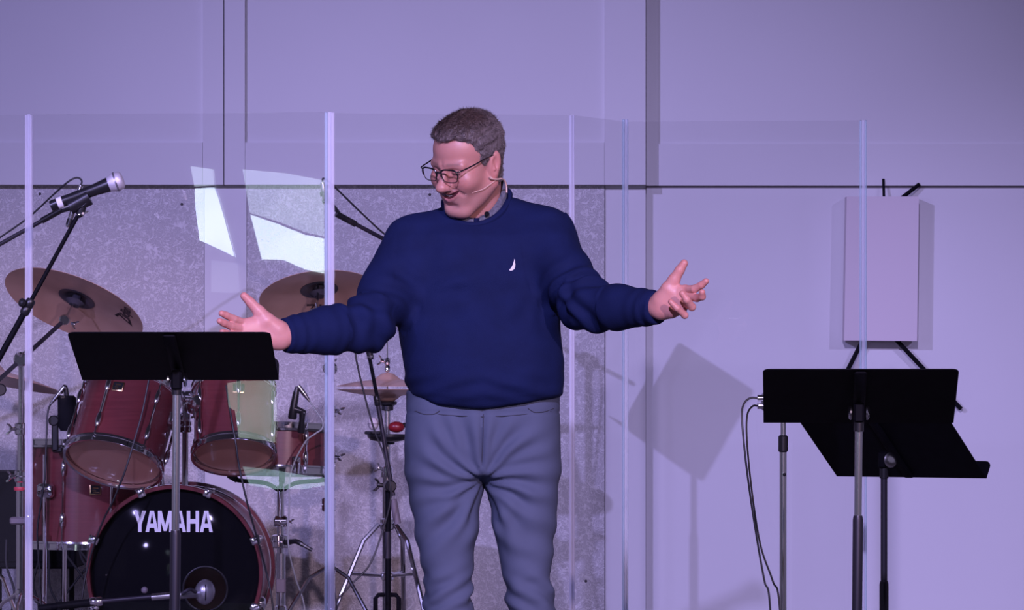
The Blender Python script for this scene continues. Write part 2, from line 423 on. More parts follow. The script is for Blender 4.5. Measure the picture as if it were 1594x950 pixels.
window(4, [(372, 262), (440, 268), (500, 279), (509, 300), (509, 370), (470, 362), (430, 346), (383, 331)], 'daylight_half')
window(5, [(348, 596), (372, 592), (424, 592), (427, 640), (424, 690), (400, 686), (366, 682), (360, 640), (350, 634)], 'daylight_green')
window(6, [(372, 726), (420, 731), (470, 740), (506, 744), (508, 756), (470, 763), (420, 763), (383, 757)], 'daylight_cyan')
window(7, [(323, 404), (366, 409), (369, 456), (323, 455)], 'daylight_dim')

# ------------------------------------------------------------------ signed-distance modelling for the figure
def surface_net(fn, lo, hi, h):
    ax = [np.arange(lo[i], hi[i]+h, h, dtype=np.float32) for i in range(3)]
    nx, ny, nz = map(len, ax)
    X, Y, Z = np.meshgrid(*ax, indexing='ij')
    V = fn(X, Y, Z).astype(np.float32); del X, Y, Z
    Sg = V < 0
    cnt = np.zeros((nx-1, ny-1, nz-1), np.int8)
    for dx in (0, 1):
        for dy in (0, 1):
            for dz in (0, 1): cnt += Sg[dx:nx-1+dx, dy:ny-1+dy, dz:nz-1+dz]
    act = np.argwhere((cnt > 0) & (cnt < 8)); N = len(act)
    idx = -np.ones(cnt.shape, np.int64); idx[act[:, 0], act[:, 1], act[:, 2]] = np.arange(N)
    cor = [(dx, dy, dz) for dx in (0, 1) for dy in (0, 1) for dz in (0, 1)]
    cv = np.stack([V[act[:, 0]+c[0], act[:, 1]+c[1], act[:, 2]+c[2]] for c in cor], 1)
    acc = np.zeros((N, 3)); num = np.zeros(N)
    for i in range(8):
        for j in range(i+1, 8):
            a, b = np.array(cor[i]), np.array(cor[j])
            if np.abs(a-b).sum() != 1: continue
            m = (cv[:, i] < 0) != (cv[:, j] < 0)
            t = cv[m, i]/(cv[m, i]-cv[m, j])
            acc[m] += a+(b-a)*t[:, None]; num[m] += 1
    pos = (act+acc/num[:, None])*h+np.array(lo)
    faces = []
    for axis in range(3):
        o1, o2 = [(1, 2), (2, 0), (0, 1)][axis]
        sl0 = [slice(None)]*3; sl1 = [slice(None)]*3
        sl0[axis] = slice(0, -1); sl1[axis] = slice(1, None)
        for q in (o1, o2): sl0[q] = slice(1, -1); sl1[q] = slice(1, -1)
        a, b = Sg[tuple(sl0)], Sg[tuple(sl1)]
        e = np.argwhere(a != b); sgn = a[e[:, 0], e[:, 1], e[:, 2]]
        for q in (o1, o2): e[:, q] += 1
        def cell(d1, d2):
            c = e.copy(); c[:, o1] -= d1; c[:, o2] -= d2
            return idx[c[:, 0], c[:, 1], c[:, 2]]
        q4 = np.stack([cell(1, 1), cell(0, 1), cell(0, 0), cell(1, 0)], 1)
        q4[~sgn] = q4[~sgn][:, ::-1]
        faces.append(q4)
    return pos, np.concatenate(faces)
def smin(a, b, k):
    h = np.clip(0.5+0.5*(b-a)/k, 0, 1); return b+(a-b)*h-k*h*(1-h)
def smax(a, b, k): return -smin(-a, -b, k)
def cap(X, Y, Z, a, b, r0, r1=None):
    r1 = r0 if r1 is None else r1
    a = np.array(a, float); b = np.array(b, float); d = b-a
    t = np.clip(((X-a[0])*d[0]+(Y-a[1])*d[1]+(Z-a[2])*d[2])/(d@d), 0, 1)
    return np.sqrt((X-a[0]-t*d[0])**2+(Y-a[1]-t*d[1])**2+(Z-a[2]-t*d[2])**2)-(r0+(r1-r0)*t)
def ell(X, Y, Z, c, r):
    x, y, z = (X-c[0])/r[0], (Y-c[1])/r[1], (Z-c[2])/r[2]
    k0 = np.sqrt(x*x+y*y+z*z); k1 = np.sqrt((x/r[0])**2+(y/r[1])**2+(z/r[2])**2)
    return k0*(k0-1)/np.maximum(k1, 1e-6)
def stack(X, Y, Z, zs, cx, cy, a, b, p=2.3):
    """body section stack: centre and half axes interpolated over height"""
    o = np.argsort(zs); zs = np.array(zs)[o]
    it = lambda v: np.interp(Z, zs, np.array(v)[o])
    A, B = it(a), it(b)
    r = (np.abs((X-it(cx))/A)**p+np.abs((Y-it(cy))/B)**p)**(1/p)
    return (r-1)*np.minimum(A, B)
def vnoise(p, freq, seed=0):
    q = np.asarray(p)*freq; i = np.floor(q).astype(np.int64); f = q-i; f = f*f*(3-2*f)
    def hsh(x, y, z):
        n = (x*374761393+y*668265263+z*2147483647+seed*974711) & 0x7fffffff
        n = ((n ^ (n >> 13))*1274126177) & 0x7fffffff
        return ((n ^ (n >> 16)) & 0xffff)/65535.0
    o = 0
    for dx in (0, 1):
        for dy in (0, 1):
            for dz in (0, 1):
                w = (f[:, 0] if dx else 1-f[:, 0])*(f[:, 1] if dy else 1-f[:, 1])*(f[:, 2] if dz else 1-f[:, 2])
                o = o+w*hsh(i[:, 0]+dx, i[:, 1]+dy, i[:, 2]+dz)
    return o*2-1
def vnormals(v, f):
    n = np.zeros_like(v); a = np.cross(v[f[:, 2]]-v[f[:, 0]], v[f[:, 3]]-v[f[:, 1]])
    for k in range(4): np.add.at(n, f[:, k], a)
    return n/np.maximum(np.linalg.norm(n, axis=1, keepdims=True), 1e-12)
def relax(v, f, it=2, lam=0.5):
    for _ in range(it):
        s = np.zeros_like(v); c = np.zeros(len(v))
        for k in range(4):
            a, b = f[:, k], f[:, (k+1) % 4]
            np.add.at(s, a, v[b]); np.add.at(s, b, v[a]); np.add.at(c, a, 1); np.add.at(c, b, 1)
        v = v+lam*(s/c[:, None]-v)
    return v
def set_col(o, cols):
    at = o.data.color_attributes.new('Col', 'FLOAT_COLOR', 'POINT')
    c4 = np.ones((len(cols), 4), np.float32); c4[:, :3] = cols
    at.data.foreach_set('color', c4.ravel())
def g(x, s): return np.exp(-(x/s)**2)

# ------------------------------------------------------------------ the man
def W(px, py, Y=0.0): return np.array(P(px, py, Y))
person = thing('person', 'person in a navy sweater and grey trousers spreading both arms, smiling', 'person', (-0.06, 0.02, 0))
# head frame: forward, left, up in the world
hf_ = Vector((-0.64, -0.65, -0.40)).normalized(); hl = Vector((0.73, -0.67, -0.13)); hl = (hl-hf_*hl.dot(hf_)).normalized(); hu = hf_.cross(hl)
HC = P(731, 256, -0.05)
HR = np.array([list(hf_), list(hl), list(hu)])            # rows: local axes
def h2w(p): return np.asarray(p) @ HR+np.array(HC)
def w2h(p): return (np.asarray(p)-np.array(HC)) @ HR.T
HM = Matrix(((hf_.x, hl.x, hu.x, HC.x), (hf_.y, hl.y, hu.y, HC.y), (hf_.z, hl.z, hu.z, HC.z), (0, 0, 0, 1)))
neck_base = w2h(W(745, 352, 0.035))

def cranium(X, Y, Z):
    d = ell(X, Y, Z, (-0.012, 0, 0.045), (0.098, 0.076, 0.084))
    return smin(d, ell(X, Y, Z, (0.028, 0, 0.052), (0.064, 0.064, 0.066)), 0.02)
def head_sdf(X, Y, Z, full=True):
    A = np.abs(Y)
    d = cranium(X, Y, Z)
    d = smin(d, ell(X, Y, Z, (0.034, 0, -0.020), (0.060, 0.068, 0.080)), 0.02)
    d = smin(d, cap(X, A, Z, (-0.002, 0.060, -0.045), (0.066, 0.022, -0.096), 0.021, 0.020), 0.03)      # jaw
    d = smin(d, ell(X, Y, Z, (0.077, 0, -0.097), (0.023, 0.032, 0.020)), 0.02)                       # chin
    d = smin(d, ell(X, Y, Z, (0.073, 0, -0.050), (0.026, 0.045, 0.036)), 0.018)                      # muzzle
    d = smin(d, ell(X, A, Z, (0.066, 0.047, -0.014), (0.027, 0.024, 0.024)), 0.028)                  # raised cheeks
    d = smin(d, cap(X, A, Z, (0.077, 0.048, 0.030), (0.089, 0.010, 0.032), 0.008), 0.018)            # brow ridge
    d = smax(d, -ell(X, A, Z, (0.103, 0.031, 0.013), (0.020, 0.019, 0.011)), 0.010)                  # sockets
    d = smin(d, ell(X, A, Z, (0.078, 0.031, 0.013), (0.0135, 0.0155, 0.0125)), 0.004)                # lids
    d = smax(d, -cap(X, A, Z, (0.0935, 0.022, 0.0105), (0.087, 0.044, 0.0085), 0.0022), 0.003)       # narrowed eye slit
    nose = smin(cap(X, Y, Z, (0.091, 0, 0.022), (0.113, 0, -0.016), 0.0085, 0.0125), ell(X, Y, Z, (0.1165, 0, -0.020), (0.0155, 0.0160, 0.0135)), 0.008)
    nose = smin(nose, ell(X, A, Z, (0.103, 0.0135, -0.024), (0.0125, 0.0085, 0.009)), 0.006)
    nose = smax(nose, -ell(X, A, Z, (0.112, 0.0075, -0.034), (0.006, 0.0040, 0.006)), 0.003)
    d = smin(d, nose, 0.008)
    d = smax(d, -cap(X, A, Z, (0.103, 0.021, -0.022), (0.089, 0.046, -0.048), 0.0036, 0.0030), 0.008)  # smile fold
    if not full: return d
    # lips and the open smile
    def chainsd(pts, rs):
        q = None
        for k in range(len(pts)-1):
            c = cap(X, A, Z, pts[k], pts[k+1], rs[k], rs[k+1]); q = c if q is None else np.minimum(q, c)
        return q
    d = smin(d, chainsd(LIP_U, (0.0052, 0.0048, 0.0040, 0.0022)), 0.005)
    d = smin(d, chainsd(LIP_L, (0.0066, 0.0062, 0.0048, 0.0022)), 0.005)
    d = smax(d, -chainsd(MOUTH, (0.0052, 0.0050, 0.0040, 0.0016)), 0.003)
    d = smax(d, -ell(X, Y, Z, (0.098, 0, -0.079), (0.008, 0.022, 0.006)), 0.010)                     # chin crease
    # ears
    ex, ey, ez = X+0.010, A-0.077, Z-0.000
    er = ell(ex+0.25*ez, ey-0.25*(-ex), ez, (0, 0, 0.004), (0.019, 0.0095, 0.034))
    er = smin(er, ell(ex, ey, ez, (0.003, -0.001, -0.024), (0.010, 0.007, 0.010)), 0.006)
    er = smax(er, -ell(ex+0.25*ez, ey, ez, (0.004, 0.011, 0.004), (0.010, 0.009, 0.022)), 0.004)
    er = smin(er, cap(ex, ey, ez, (0.004, -0.003, 0.012), (0.006, 0.004, -0.008), 0.0045), 0.003)
    d = smin(d, er, 0.005)
    nk = cap(X, Y, Z, (-0.028, 0, -0.030), neck_base, 0.056, 0.062)
    d = smin(d, nk, 0.022)
    return d
def surf_x(y, z):
    xs = np.linspace(0.04, 0.14, 400); v = head_sdf(xs, np.full(400, y), np.full(400, z), False)
    return xs[np.where(v < 0)[0].max()]
MY = (0.0, 0.012, 0.023, 0.033); MZ = [-0.0510+0.0150*(y/0.033)**1.5 for y in MY]
LIP_U = [(surf_x(y, z+0.0095-0.006*(y/0.033))-0.0015, y, z+0.0095-0.006*(y/0.033)) for y, z in zip(MY, MZ)]
LIP_L = [(surf_x(y, z-0.0110+0.008*(y/0.033))-0.0030, y, z-0.0110+0.008*(y/0.033)) for y, z in zip(MY, MZ)]
MOUTH = [(surf_x(y, z)+0.001, y, z) for y, z in zip(MY, MZ)]
hv, hfc = surface_net(head_sdf, (-0.145, -0.108, -0.185), (0.145, 0.108, 0.145), 0.0021)
hv = relax(hv, hfc, 1, 0.4)
def head_cols(v):
    x, y, z = v.T; a = np.abs(y); n = len(v)
    c = np.tile(np.array([0.56, 0.265, 0.225]), (n, 1))
    def mix(w, col): 
        nonlocal c
        w = np.clip(w, 0, 1)[:, None]; c = c*(1-w)+np.array(col)*w
    mix(0.5*g(np.sqrt((x-0.085)**2+(a-0.042)**2+(z+0.012)**2), 0.025), (0.56, 0.21, 0.18))       # cheeks
    mix(0.6*g(np.sqrt((x-0.115)**2+y**2+(z+0.02)**2), 0.018), (0.60, 0.25, 0.22))             # nose
    mix(0.25+0.25*vnoise(v, 60, 3), (0.50, 0.23, 0.19))
    stub = (x > 0.0)*np.clip((-0.028-z)/0.02, 0, 1)*np.clip((z+0.118)/0.015, 0, 1)
    mix(0.22*stub, (0.42, 0.28, 0.25))
    mix(0.55*g(z+0.0305, 0.007)*(x > 0.082)*(a < 0.032), (0.20, 0.13, 0.12))                      # clipped moustache
    lipz = -0.0515+0.0150*(a/0.033)**1.5
    lip = (x > 0.070)*np.clip((0.036-a)/0.004, 0, 1)*g(z-lipz, 0.0125*(1.05-0.6*a/0.034))
    mix(1.0*lip, (0.50, 0.17, 0.17))
    inner = (x > 0.060)*(mouth_in(v) < 0.0008)
    mix(inner*1.0, (0.10, 0.025, 0.03))
    zb = 0.0365-0.10*(a-0.030)**2*10
    mix(0.5*(x > 0.06)*g(z-zb, 0.0045)*np.clip((a-0.010)/0.006, 0, 1)*np.clip((0.053-a)/0.006, 0, 1), (0.12, 0.08, 0.07))  # brows
    mix(0.9*(x > 0.07)*g(z-(0.0105-0.002*(a-0.022)/0.022), 0.0028)*np.clip((a-0.017)/0.004, 0, 1)*np.clip((0.047-a)/0.004, 0, 1), (0.06, 0.035, 0.035))   # eye slit
    mix(0.5*(a > 0.078), (0.66, 0.27, 0.23))
    return c
def mouth_in(v):
    x, y, z = v.T; q = None
    for k in range(3):
        c = cap(x, np.abs(y), z, MOUTH[k], MOUTH[k+1], (0.0052, 0.0050, 0.0040, 0.0016)[k], (0.0052, 0.0050, 0.0040, 0.0016)[k+1]); q = c if q is None else np.minimum(q, c)
    return q
hcols = head_cols(hv)
head_world = h2w(hv)

# arms: shoulder, elbow, wrist (pixel x, pixel y, depth)
AL = [W(642, 384, 0.0), W(571, 507, -0.155), W(441, 523, -0.285)]
AR = [W(848, 368, 0.0), W(913, 478, -0.185), W(1025, 479, -0.365)]
def hand_sdf(spec):
    def fn(X, Y, Z):
        d = None
        for chain, rs, k in spec:
            dd = None
            for i in range(len(chain)-1):
                c = cap(X, Y, Z, chain[i], chain[i+1], rs[i], rs[i+1])
                dd = c if dd is None else smin(dd, c, 0.003)
            d = dd if d is None else smin(d, dd, k)
        return d
    return fn
def chain(pts): return [W(*p) for p in pts]
FR = [0.0108, 0.0100, 0.0090, 0.0078]
yl = -0.30
handA = [
    (chain([(470, 521, -0.27), (443, 523, yl+.005), (432, 522, yl)]), [0.030, 0.027, 0.026], 0.01),
    (chain([(434, 513, yl), (408, 503, yl-.015), (381, 503, yl-.03)]), [0.022, 0.019, 0.0125], 0.016),
    (chain([(434, 520, yl), (408, 512, yl-.015), (379, 512, yl-.035)]), [0.022, 0.018, 0.0125], 0.016),
    (chain([(434, 527, yl), (410, 523, yl-.015), (381, 522, yl-.035)]), [0.022, 0.018, 0.0125], 0.016),
    (chain([(434, 532, yl), (412, 532, yl-.015), (387, 532, yl-.03)]), [0.020, 0.018, 0.0115], 0.016),
    (chain([(432, 511, yl-.012), (416, 499, yl-.018), (404, 486, yl-.02)]), [0.019, 0.0195, 0.0150], 0.012),
    (chain([(404, 486, yl-.02), (390, 471, yl-.025), (380, 461, yl-.03)]), [0.0150, 0.0122, 0.0098], 0.006),
    (chain([(380, 503, yl-.03), (364, 497, yl-.058), (352, 491, yl-.075), (345, 488, yl-.085)]), FR, 0.003),
    (chain([(378, 513, yl-.035), (360, 508, yl-.066), (348, 503, yl-.088), (342, 500, yl-.098)]), FR, 0.0025),
    (chain([(380, 523, yl-.035), (363, 522, yl-.066), (352, 519, yl-.085), (346, 517, yl-.095)]), FR, 0.0025),
    (chain([(386, 532, yl-.03), (371, 534, yl-.055), (361, 532, yl-.07), (355, 530, yl-.078)]), [r*.88 for r in FR], 0.0025)]
yr = -0.385
handB = [
    (chain([(1004, 478, -0.34), (1024, 478, yr+.01), (1032, 476, yr)]), [0.030, 0.027, 0.026], 0.01),
    (chain([(1031, 466, yr), (1050, 456, yr-.02), (1067, 451, yr-.035)]), [0.021, 0.018, 0.0125], 0.016),
    (chain([(1031, 472, yr), (1050, 465, yr-.02), (1069, 461, yr-.035)]), [0.022, 0.018, 0.0125], 0.016),
    (chain([(1031, 479, yr), (1048, 475, yr-.018), (1067, 472, yr-.032)]), [0.022, 0.018, 0.0125], 0.016),
    (chain([(1032, 484, yr), (1046, 484, yr-.016), (1061, 482, yr-.028)]), [0.020, 0.018, 0.0115], 0.016),
    (chain([(1030, 466, yr-.01), (1040, 450, yr-.02), (1049, 436, yr-.025)]), [0.019, 0.0185, 0.0145], 0.012),
    (chain([(1049, 436, yr-.025), (1058, 421, yr-.032), (1065, 410, yr-.036)]), [0.0145, 0.0122, 0.0098], 0.006),
    (chain([(1067, 451, yr-.035), (1081, 450, yr-.065), (1092, 444, yr-.080), (1099, 438, yr-.088)]), FR, 0.003),
    (chain([(1069, 461, yr-.035), (1085, 464, yr-.072), (1093, 462, yr-.098), (1093, 455, yr-.108)]), FR, 0.0025),
    (chain([(1067, 472, yr-.032), (1077, 478, yr-.070), (1069, 467, yr-.090), (1062, 457, yr-.092)]), FR, 0.0018),
    (chain([(1061, 482, yr-.028), (1066, 491, yr-.058), (1054, 480, yr-.076), (1044, 470, yr-.076)]), [r*.88 for r in FR], 0.0018)]
def do_hand(spec):
    allp = np.array([p for ch, _, _ in spec for p in ch]); lo = allp.min(0)-0.035; hi = allp.max(0)+0.035
    v, f = surface_net(hand_sdf(spec), lo, hi, 0.0018)
    v = relax(v, f, 1, 0.4)
    c = np.tile(np.array([0.72, 0.345, 0.31]), (len(v), 1))
    tips = np.array([ch[-1] for ch, _, _ in spec[6:]])
    dm = np.min(np.linalg.norm(v[:, None]-tips[None], axis=2), axis=1)
    w = np.clip(1-dm/0.035, 0, 1)[:, None]*0.7; c = c*(1-w)+np.array([0.66, 0.25, 0.22])*w
    w = (0.25+0.3*vnoise(v, 70, 5))[:, None].clip(0, 1); c = c*(1-w)+np.array([0.66, 0.28, 0.24])*w
    return v, f, c
hav, haf, hac = do_hand(handA); hbv, hbf, hbc = do_hand(handB)

# torso sections: (pixel y, left edge, right edge, half depth, depth offset)
TS = [(302, 742, 797, 0.040, 0.040), (310, 716, 818, 0.058, 0.035), (319, 692, 846, 0.066, 0.035), (330, 664, 864, 0.074, 0.032), (345, 640, 872, 0.086, 0.022), (368, 626, 873, 0.110, 0.010), (395, 624, 868, 0.122, 0.0),
      (430, 621, 868, 0.130, -0.005), (470, 620, 868, 0.134, -0.01), (520, 624, 870, 0.140, -0.02), (560, 627, 876, 0.146, -0.028), (590, 630, 877, 0.148, -0.03),
      (615, 636, 878, 0.146, -0.028), (630, 644, 872, 0.140, -0.022), (645, 652, 864, 0.132, -0.015)]
tz = [W(0, r[0])[2] for r in TS]; tcx = [W((r[1]+r[2])/2, 0)[0] for r in TS]; ta = [(r[2]-r[1])/2/600 for r in TS]
tb = [r[3] for r in TS]; tcy = [r[4] for r in TS]
def arm(X, Y, Z, J, rs, cut=True, grow=0.0):
    d1 = cap(X, Y, Z, J[0], J[1], rs[0]+grow, rs[1]+grow)
    mid = J[1]+(J[2]-J[1])*0.45
    d2 = smin(cap(X, Y, Z, J[1], mid, rs[1]+grow, rs[2]+grow), cap(X, Y, Z, mid, J[2]+(J[2]-J[1])*0.3, rs[2]+grow, rs[3]+grow-0.004), 0.02)
    if cut:
        n = (J[2]-J[1])/np.linalg.norm(J[2]-J[1])
        d2 = smax(d2, (X-J[2][0])*n[0]+(Y-J[2][1])*n[1]+(Z-J[2][2])*n[2], 0.006)
    return smin(d1, d2, 0.02)
HEMZ = W(0, 637)[2]
def sweater_sdf(X, Y, Z):
    d = stack(X, Y, Z, tz, tcx, tcy, ta, tb, 2.35)
    cx = W(752, 0)[0]
    hem = HEMZ+0.75*(X-cx)**2*1.0+0.10*np.clip(Y, 0, 1)
    d = smax(d, hem-Z, 0.012)
    d = smax(d, Z-W(0, 303)[2], 0.01)
    er_ = (np.sqrt(((X+0.0915)/0.080)**2+((Y-0.012)/0.077)**2)-1)*0.078
    sn_ = (Y-0.012)/0.080
    pl2 = W(0, 308)[2]+np.where(sn_ < 0, 0.074, 0.020)*sn_+0.010*(X+0.0915)/0.084-0.008
    d = smax(d, -np.maximum(er_, (pl2-Z)*0.75), 0.006)
    d = smin(d, arm(X, Y, Z, AL, (0.078, 0.064, 0.060, 0.043)), 0.045)
    d = smin(d, arm(X, Y, Z, AR, (0.076, 0.062, 0.055, 0.042)), 0.045)
    return d
swv, swf = surface_net(sweater_sdf, (-0.64, -0.46, HEMZ-0.03), (0.42, 0.17, W(0, 292)[2]), 0.0052)
swv = relax(swv, swf, 2, 0.5)
def seg_t(v, a, b):
    d = b-a; L = np.linalg.norm(d); t = ((v-a)@d)/L/L
    r = np.linalg.norm(v-a-np.clip(t, 0, 1)[:, None]*d, axis=1); return t, r, L
def sweater_folds(v):
    x, y, z = v.T; off = np.zeros(len(v))
    for J, sd in ((AL, 11), (AR, 23)):
        t1, r1, L1 = seg_t(v, J[0], J[1]); t2, r2, L2 = seg_t(v, J[1], J[2])
        on1 = (r1 < 0.105); on2 = (r2 < 0.09)
        warp = 0.10*vnoise(v, 9, sd)
        # creases crowd at the elbow, soft at the upper arm
        w1 = on1*g(t1-0.95, 0.42); off += w1*0.0060*np.sin((t1+2.2*warp)*27+5*vnoise(v, 8, sd+1))
        w2 = on2*g(t2-0.05, 0.32); off += w2*0.0055*np.sin((t2+warp*2.4)*25+5*vnoise(v, 8, sd+2))
        w3 = on2*g(t2-0.86, 0.16); off += w3*0.0014*np.sin((t2+warp)*46)
        w4 = on1*g(t1-0.25, 0.3); off += w4*0.0050*vnoise(np.stack([x*1.0, y, z*0.6], 1), 17, sd+3)
        # armpit pulls: radiating folds into the chest
        ap = J[0]+np.array([0.02 if J is AL else -0.02, -0.05, -0.14])
        dx, dz = x-ap[0], z-ap[2]; rr = np.sqrt(dx*dx+dz*dz); th = np.arctan2(dz, dx)
        off += 0.0030*g(rr-0.10, 0.055)*np.clip(rr/0.06, 0, 1)**2*np.sin(th*6+5.0*vnoise(v, 7, sd+5))*(y < 0.06)
        # ribbed cuff
        off += on2*(t2 > 0.87)*(-0.0016)
    tors = (x > -0.30)*(x < 0.14)
    lo = np.clip((W(0, 540)[2]-z)/0.10, 0, 1)*tors
    off += lo*0.0050*vnoise(np.stack([x*0.55, y*0.55, z*1.7], 1), 15, 41)
    off += tors*0.0045*vnoise(np.stack([x*0.9+0.35*z, y*0.8, z*0.7], 1), 9, 42)
    off += tors*0.0022*vnoise(np.stack([x*0.7-0.5*z, y*0.8, z*1.1], 1), 20, 47)
    off += lo*0.0020*np.sin((z*1.0+0.35*np.abs(x+0.075)+0.02*vnoise(v, 7, 44))*130)*g(z-W(0, 600)[2], 0.05)
    hem = HEMZ+0.75*(x-W(752, 0)[0])**2
    off += -0.004*np.clip(1-(z-hem)/0.028, 0, 1)*tors
    return off
swn = vnormals(swv, swf); swv = swv+swn*sweater_folds(swv)[:, None]
sweater = obj('sweater', (swv, swf), 'sweater_knit', person, sharp=75)

# trousers
def LEG(rows):
    return [W(0, r[0])[2] for r in rows], [W((r[1]+r[2])/2, 0)[0] for r in rows], [r[4] for r in rows], [(r[2]-r[1])/2/600 for r in rows], [r[3] for r in rows]
LA = LEG([(690, 632, 752, .118, 0), (745, 634, 753, .112, 0), (800, 641, 748, .102, -.002), (850, 649, 742, .092, -.006), (900, 662, 736, .082, -.012), (950, 660, 738, .080, -.014), (1000, 662, 737, .076, -.006), (1100, 666, 735, .074, .01), (1180, 670, 736, .07, .02), (1246, 668, 740, .075, .02)])
LB = LEG([(690, 752, 871, .118, 0), (745, 752, 872, .112, 0), (800, 762, 867, .102, -.002), (850, 773, 862, .092, -.006), (900, 784, 857, .082, -.012), (950, 791, 865, .080, -.014), (1000, 790, 862, .076, -.006), (1100, 792, 860, .074, .01), (1180, 794, 858, .07, .02), (1246, 792, 862, .075, .02)])
PV = LEG([(600, 645, 862, .120, -.01), (632, 641, 864, .124, -.012), (660, 636, 867, .126, -.008), (700, 632, 870, .126, 0.0), (735, 634, 871, .118, .005), (752, 636, 871, .110, .005)])
def trouser_sdf(X, Y, Z):
    d = smin(stack(X, Y, Z, *LA), stack(X, Y, Z, *LB), 0.008)
    pv = smax(stack(X, Y, Z, *PV), W(0, 742)[2]-Z, 0.02)
    d = smin(d, pv, 0.018)
    d = smax(d, Z-W(0, 606)[2], 0.005); d = smax(d, 0.025-Z, 0.008)
    return d
trv, trf = surface_net(trouser_sdf, (-0.30, -0.165, 0.0), (0.15, 0.16, W(0, 596)[2]), 0.0058)
trv = relax(trv, trf, 2, 0.5)
def trouser_folds(v):
    x, y, z = v.T; off = np.zeros(len(v)); cr = W(752, 748)
    dx, dz = x-cr[0], z-cr[2]; rr = np.sqrt(dx**2+dz**2); th = np.arctan2(dz, np.abs(dx))
    fr = (y < 0.03)
    off += fr*0.0058*g(rr-0.075, 0.075)*np.sin(th*10+4.5*vnoise(v, 10, 61))*np.clip(rr/0.03, 0, 1)
    off += fr*0.0045*g(rr-0.13, 0.06)*np.sin(th*17+3*vnoise(v, 8, 62))
    kn = g(z-W(0, 925)[2], 0.055)
    sx = np.where(x < cr[0], 1, -1)
    off += kn*0.0048*np.sin((z*1.0-sx*0.75*(x-cr[0])+0.030*vnoise(v, 11, 63))*110)
    off += kn*0.0045*vnoise(np.stack([x, y, z*2.2], 1), 22, 64)
    th2 = g(z-W(0, 835)[2], 0.09); off += th2*0.0032*np.sin((z-sx*0.5*(x-cr[0])+0.05*vnoise(v, 7, 66))*70)
    off += 0.0030*vnoise(np.stack([x*1.2, y*1.2, z*0.7], 1), 10, 65)
    lowr = np.clip((W(0, 980)[2]-z)/0.1, 0, 1); off += lowr*0.006*vnoise(np.stack([x, y, z*2], 1), 14, 67)
    off += 0.0018*fr*g(z-W(0, 642)[2], 0.004)*(-1)                     # waistband seam
    off += -0.0030*fr*g(x-cr[0], 0.0028)*(z > W(0, 745)[2])            # fly
    return off
trn = vnormals(trv, trf); trv = trv+trn*trouser_folds(trv)[:, None]
trousers = obj('trousers', (trv, trf), 'trouser_cloth', person, sharp=75)

# body: one mesh of head, neck, hands and the covered trunk, arms and legs
def trunk_sdf(X, Y, Z):
    d = stack(X, Y, Z, tz, tcx, tcy, [a-0.035 for a in ta], [b-0.050 for b in tb])
    d = smax(d, W(0, 660)[2]-Z, 0.01); d = smax(d, Z-W(0, 330)[2], 0.01)
    d = smin(d, smin(arm(X, Y, Z, AL, (0.05, 0.04, 0.036, 0.028), False), arm(X, Y, Z, AR, (0.05, 0.04, 0.034, 0.028), False), 0.01), 0.03)
    for L in (LA, LB): d = smin(d, smax(smax(stack(X, Y, Z, L[0], L[1], L[2], [a-.02 for a in L[3]], [b-.02 for b in L[4]]), 0.05-Z, 0.01), Z-W(0, 650)[2], 0.01), 0.02)
    n1 = AL[2]-AL[1]; n1 = n1/np.linalg.norm(n1); n2 = AR[2]-AR[1]; n2 = n2/np.linalg.norm(n2)
    d = np.maximum(d, (X-AL[2][0])*n1[0]+(Y-AL[2][1])*n1[1]+(Z-AL[2][2])*n1[2])
    d = np.maximum(d, (X-AR[2][0])*n2[0]+(Y-AR[2][1])*n2[1]+(Z-AR[2][2])*n2[2])
    return d
tkv, tkf = surface_net(trunk_sdf, (-0.62, -0.45, 0.03), (0.42, 0.15, W(0, 320)[2]), 0.014)
bv = np.concatenate([head_world, hav, hbv, tkv])
bf = np.concatenate([hfc, haf+len(hv), hbf+len(hv)+len(hav), tkf+len(hv)+len(hav)+len(hbv)])
body = obj('body', (bv, bf), 'skin', person, sharp=80)
set_col(body, np.concatenate([hcols, hac, hbc, np.tile(np.array([0.66, 0.375, 0.30]), (len(tkv), 1))]))

# teeth: an arc inside the smile
tr_ = []
for yy in np.linspace(-0.025, 0.025, 15):
    z0_ = np.interp(abs(yy), MY, MZ)+0.0015; xx = np.interp(abs(yy), MY, [m[0] for m in MOUTH])-0.0045
    tr_.append([h2w((xx-0.002, yy, z0_+0.005)), h2w((xx, yy, z0_+0.001)), h2w((xx-0.0005, yy, z0_-0.0036)), h2w((xx-0.008, yy, z0_))])
obj('teeth', MB().loft(tr_), 'teeth', person)

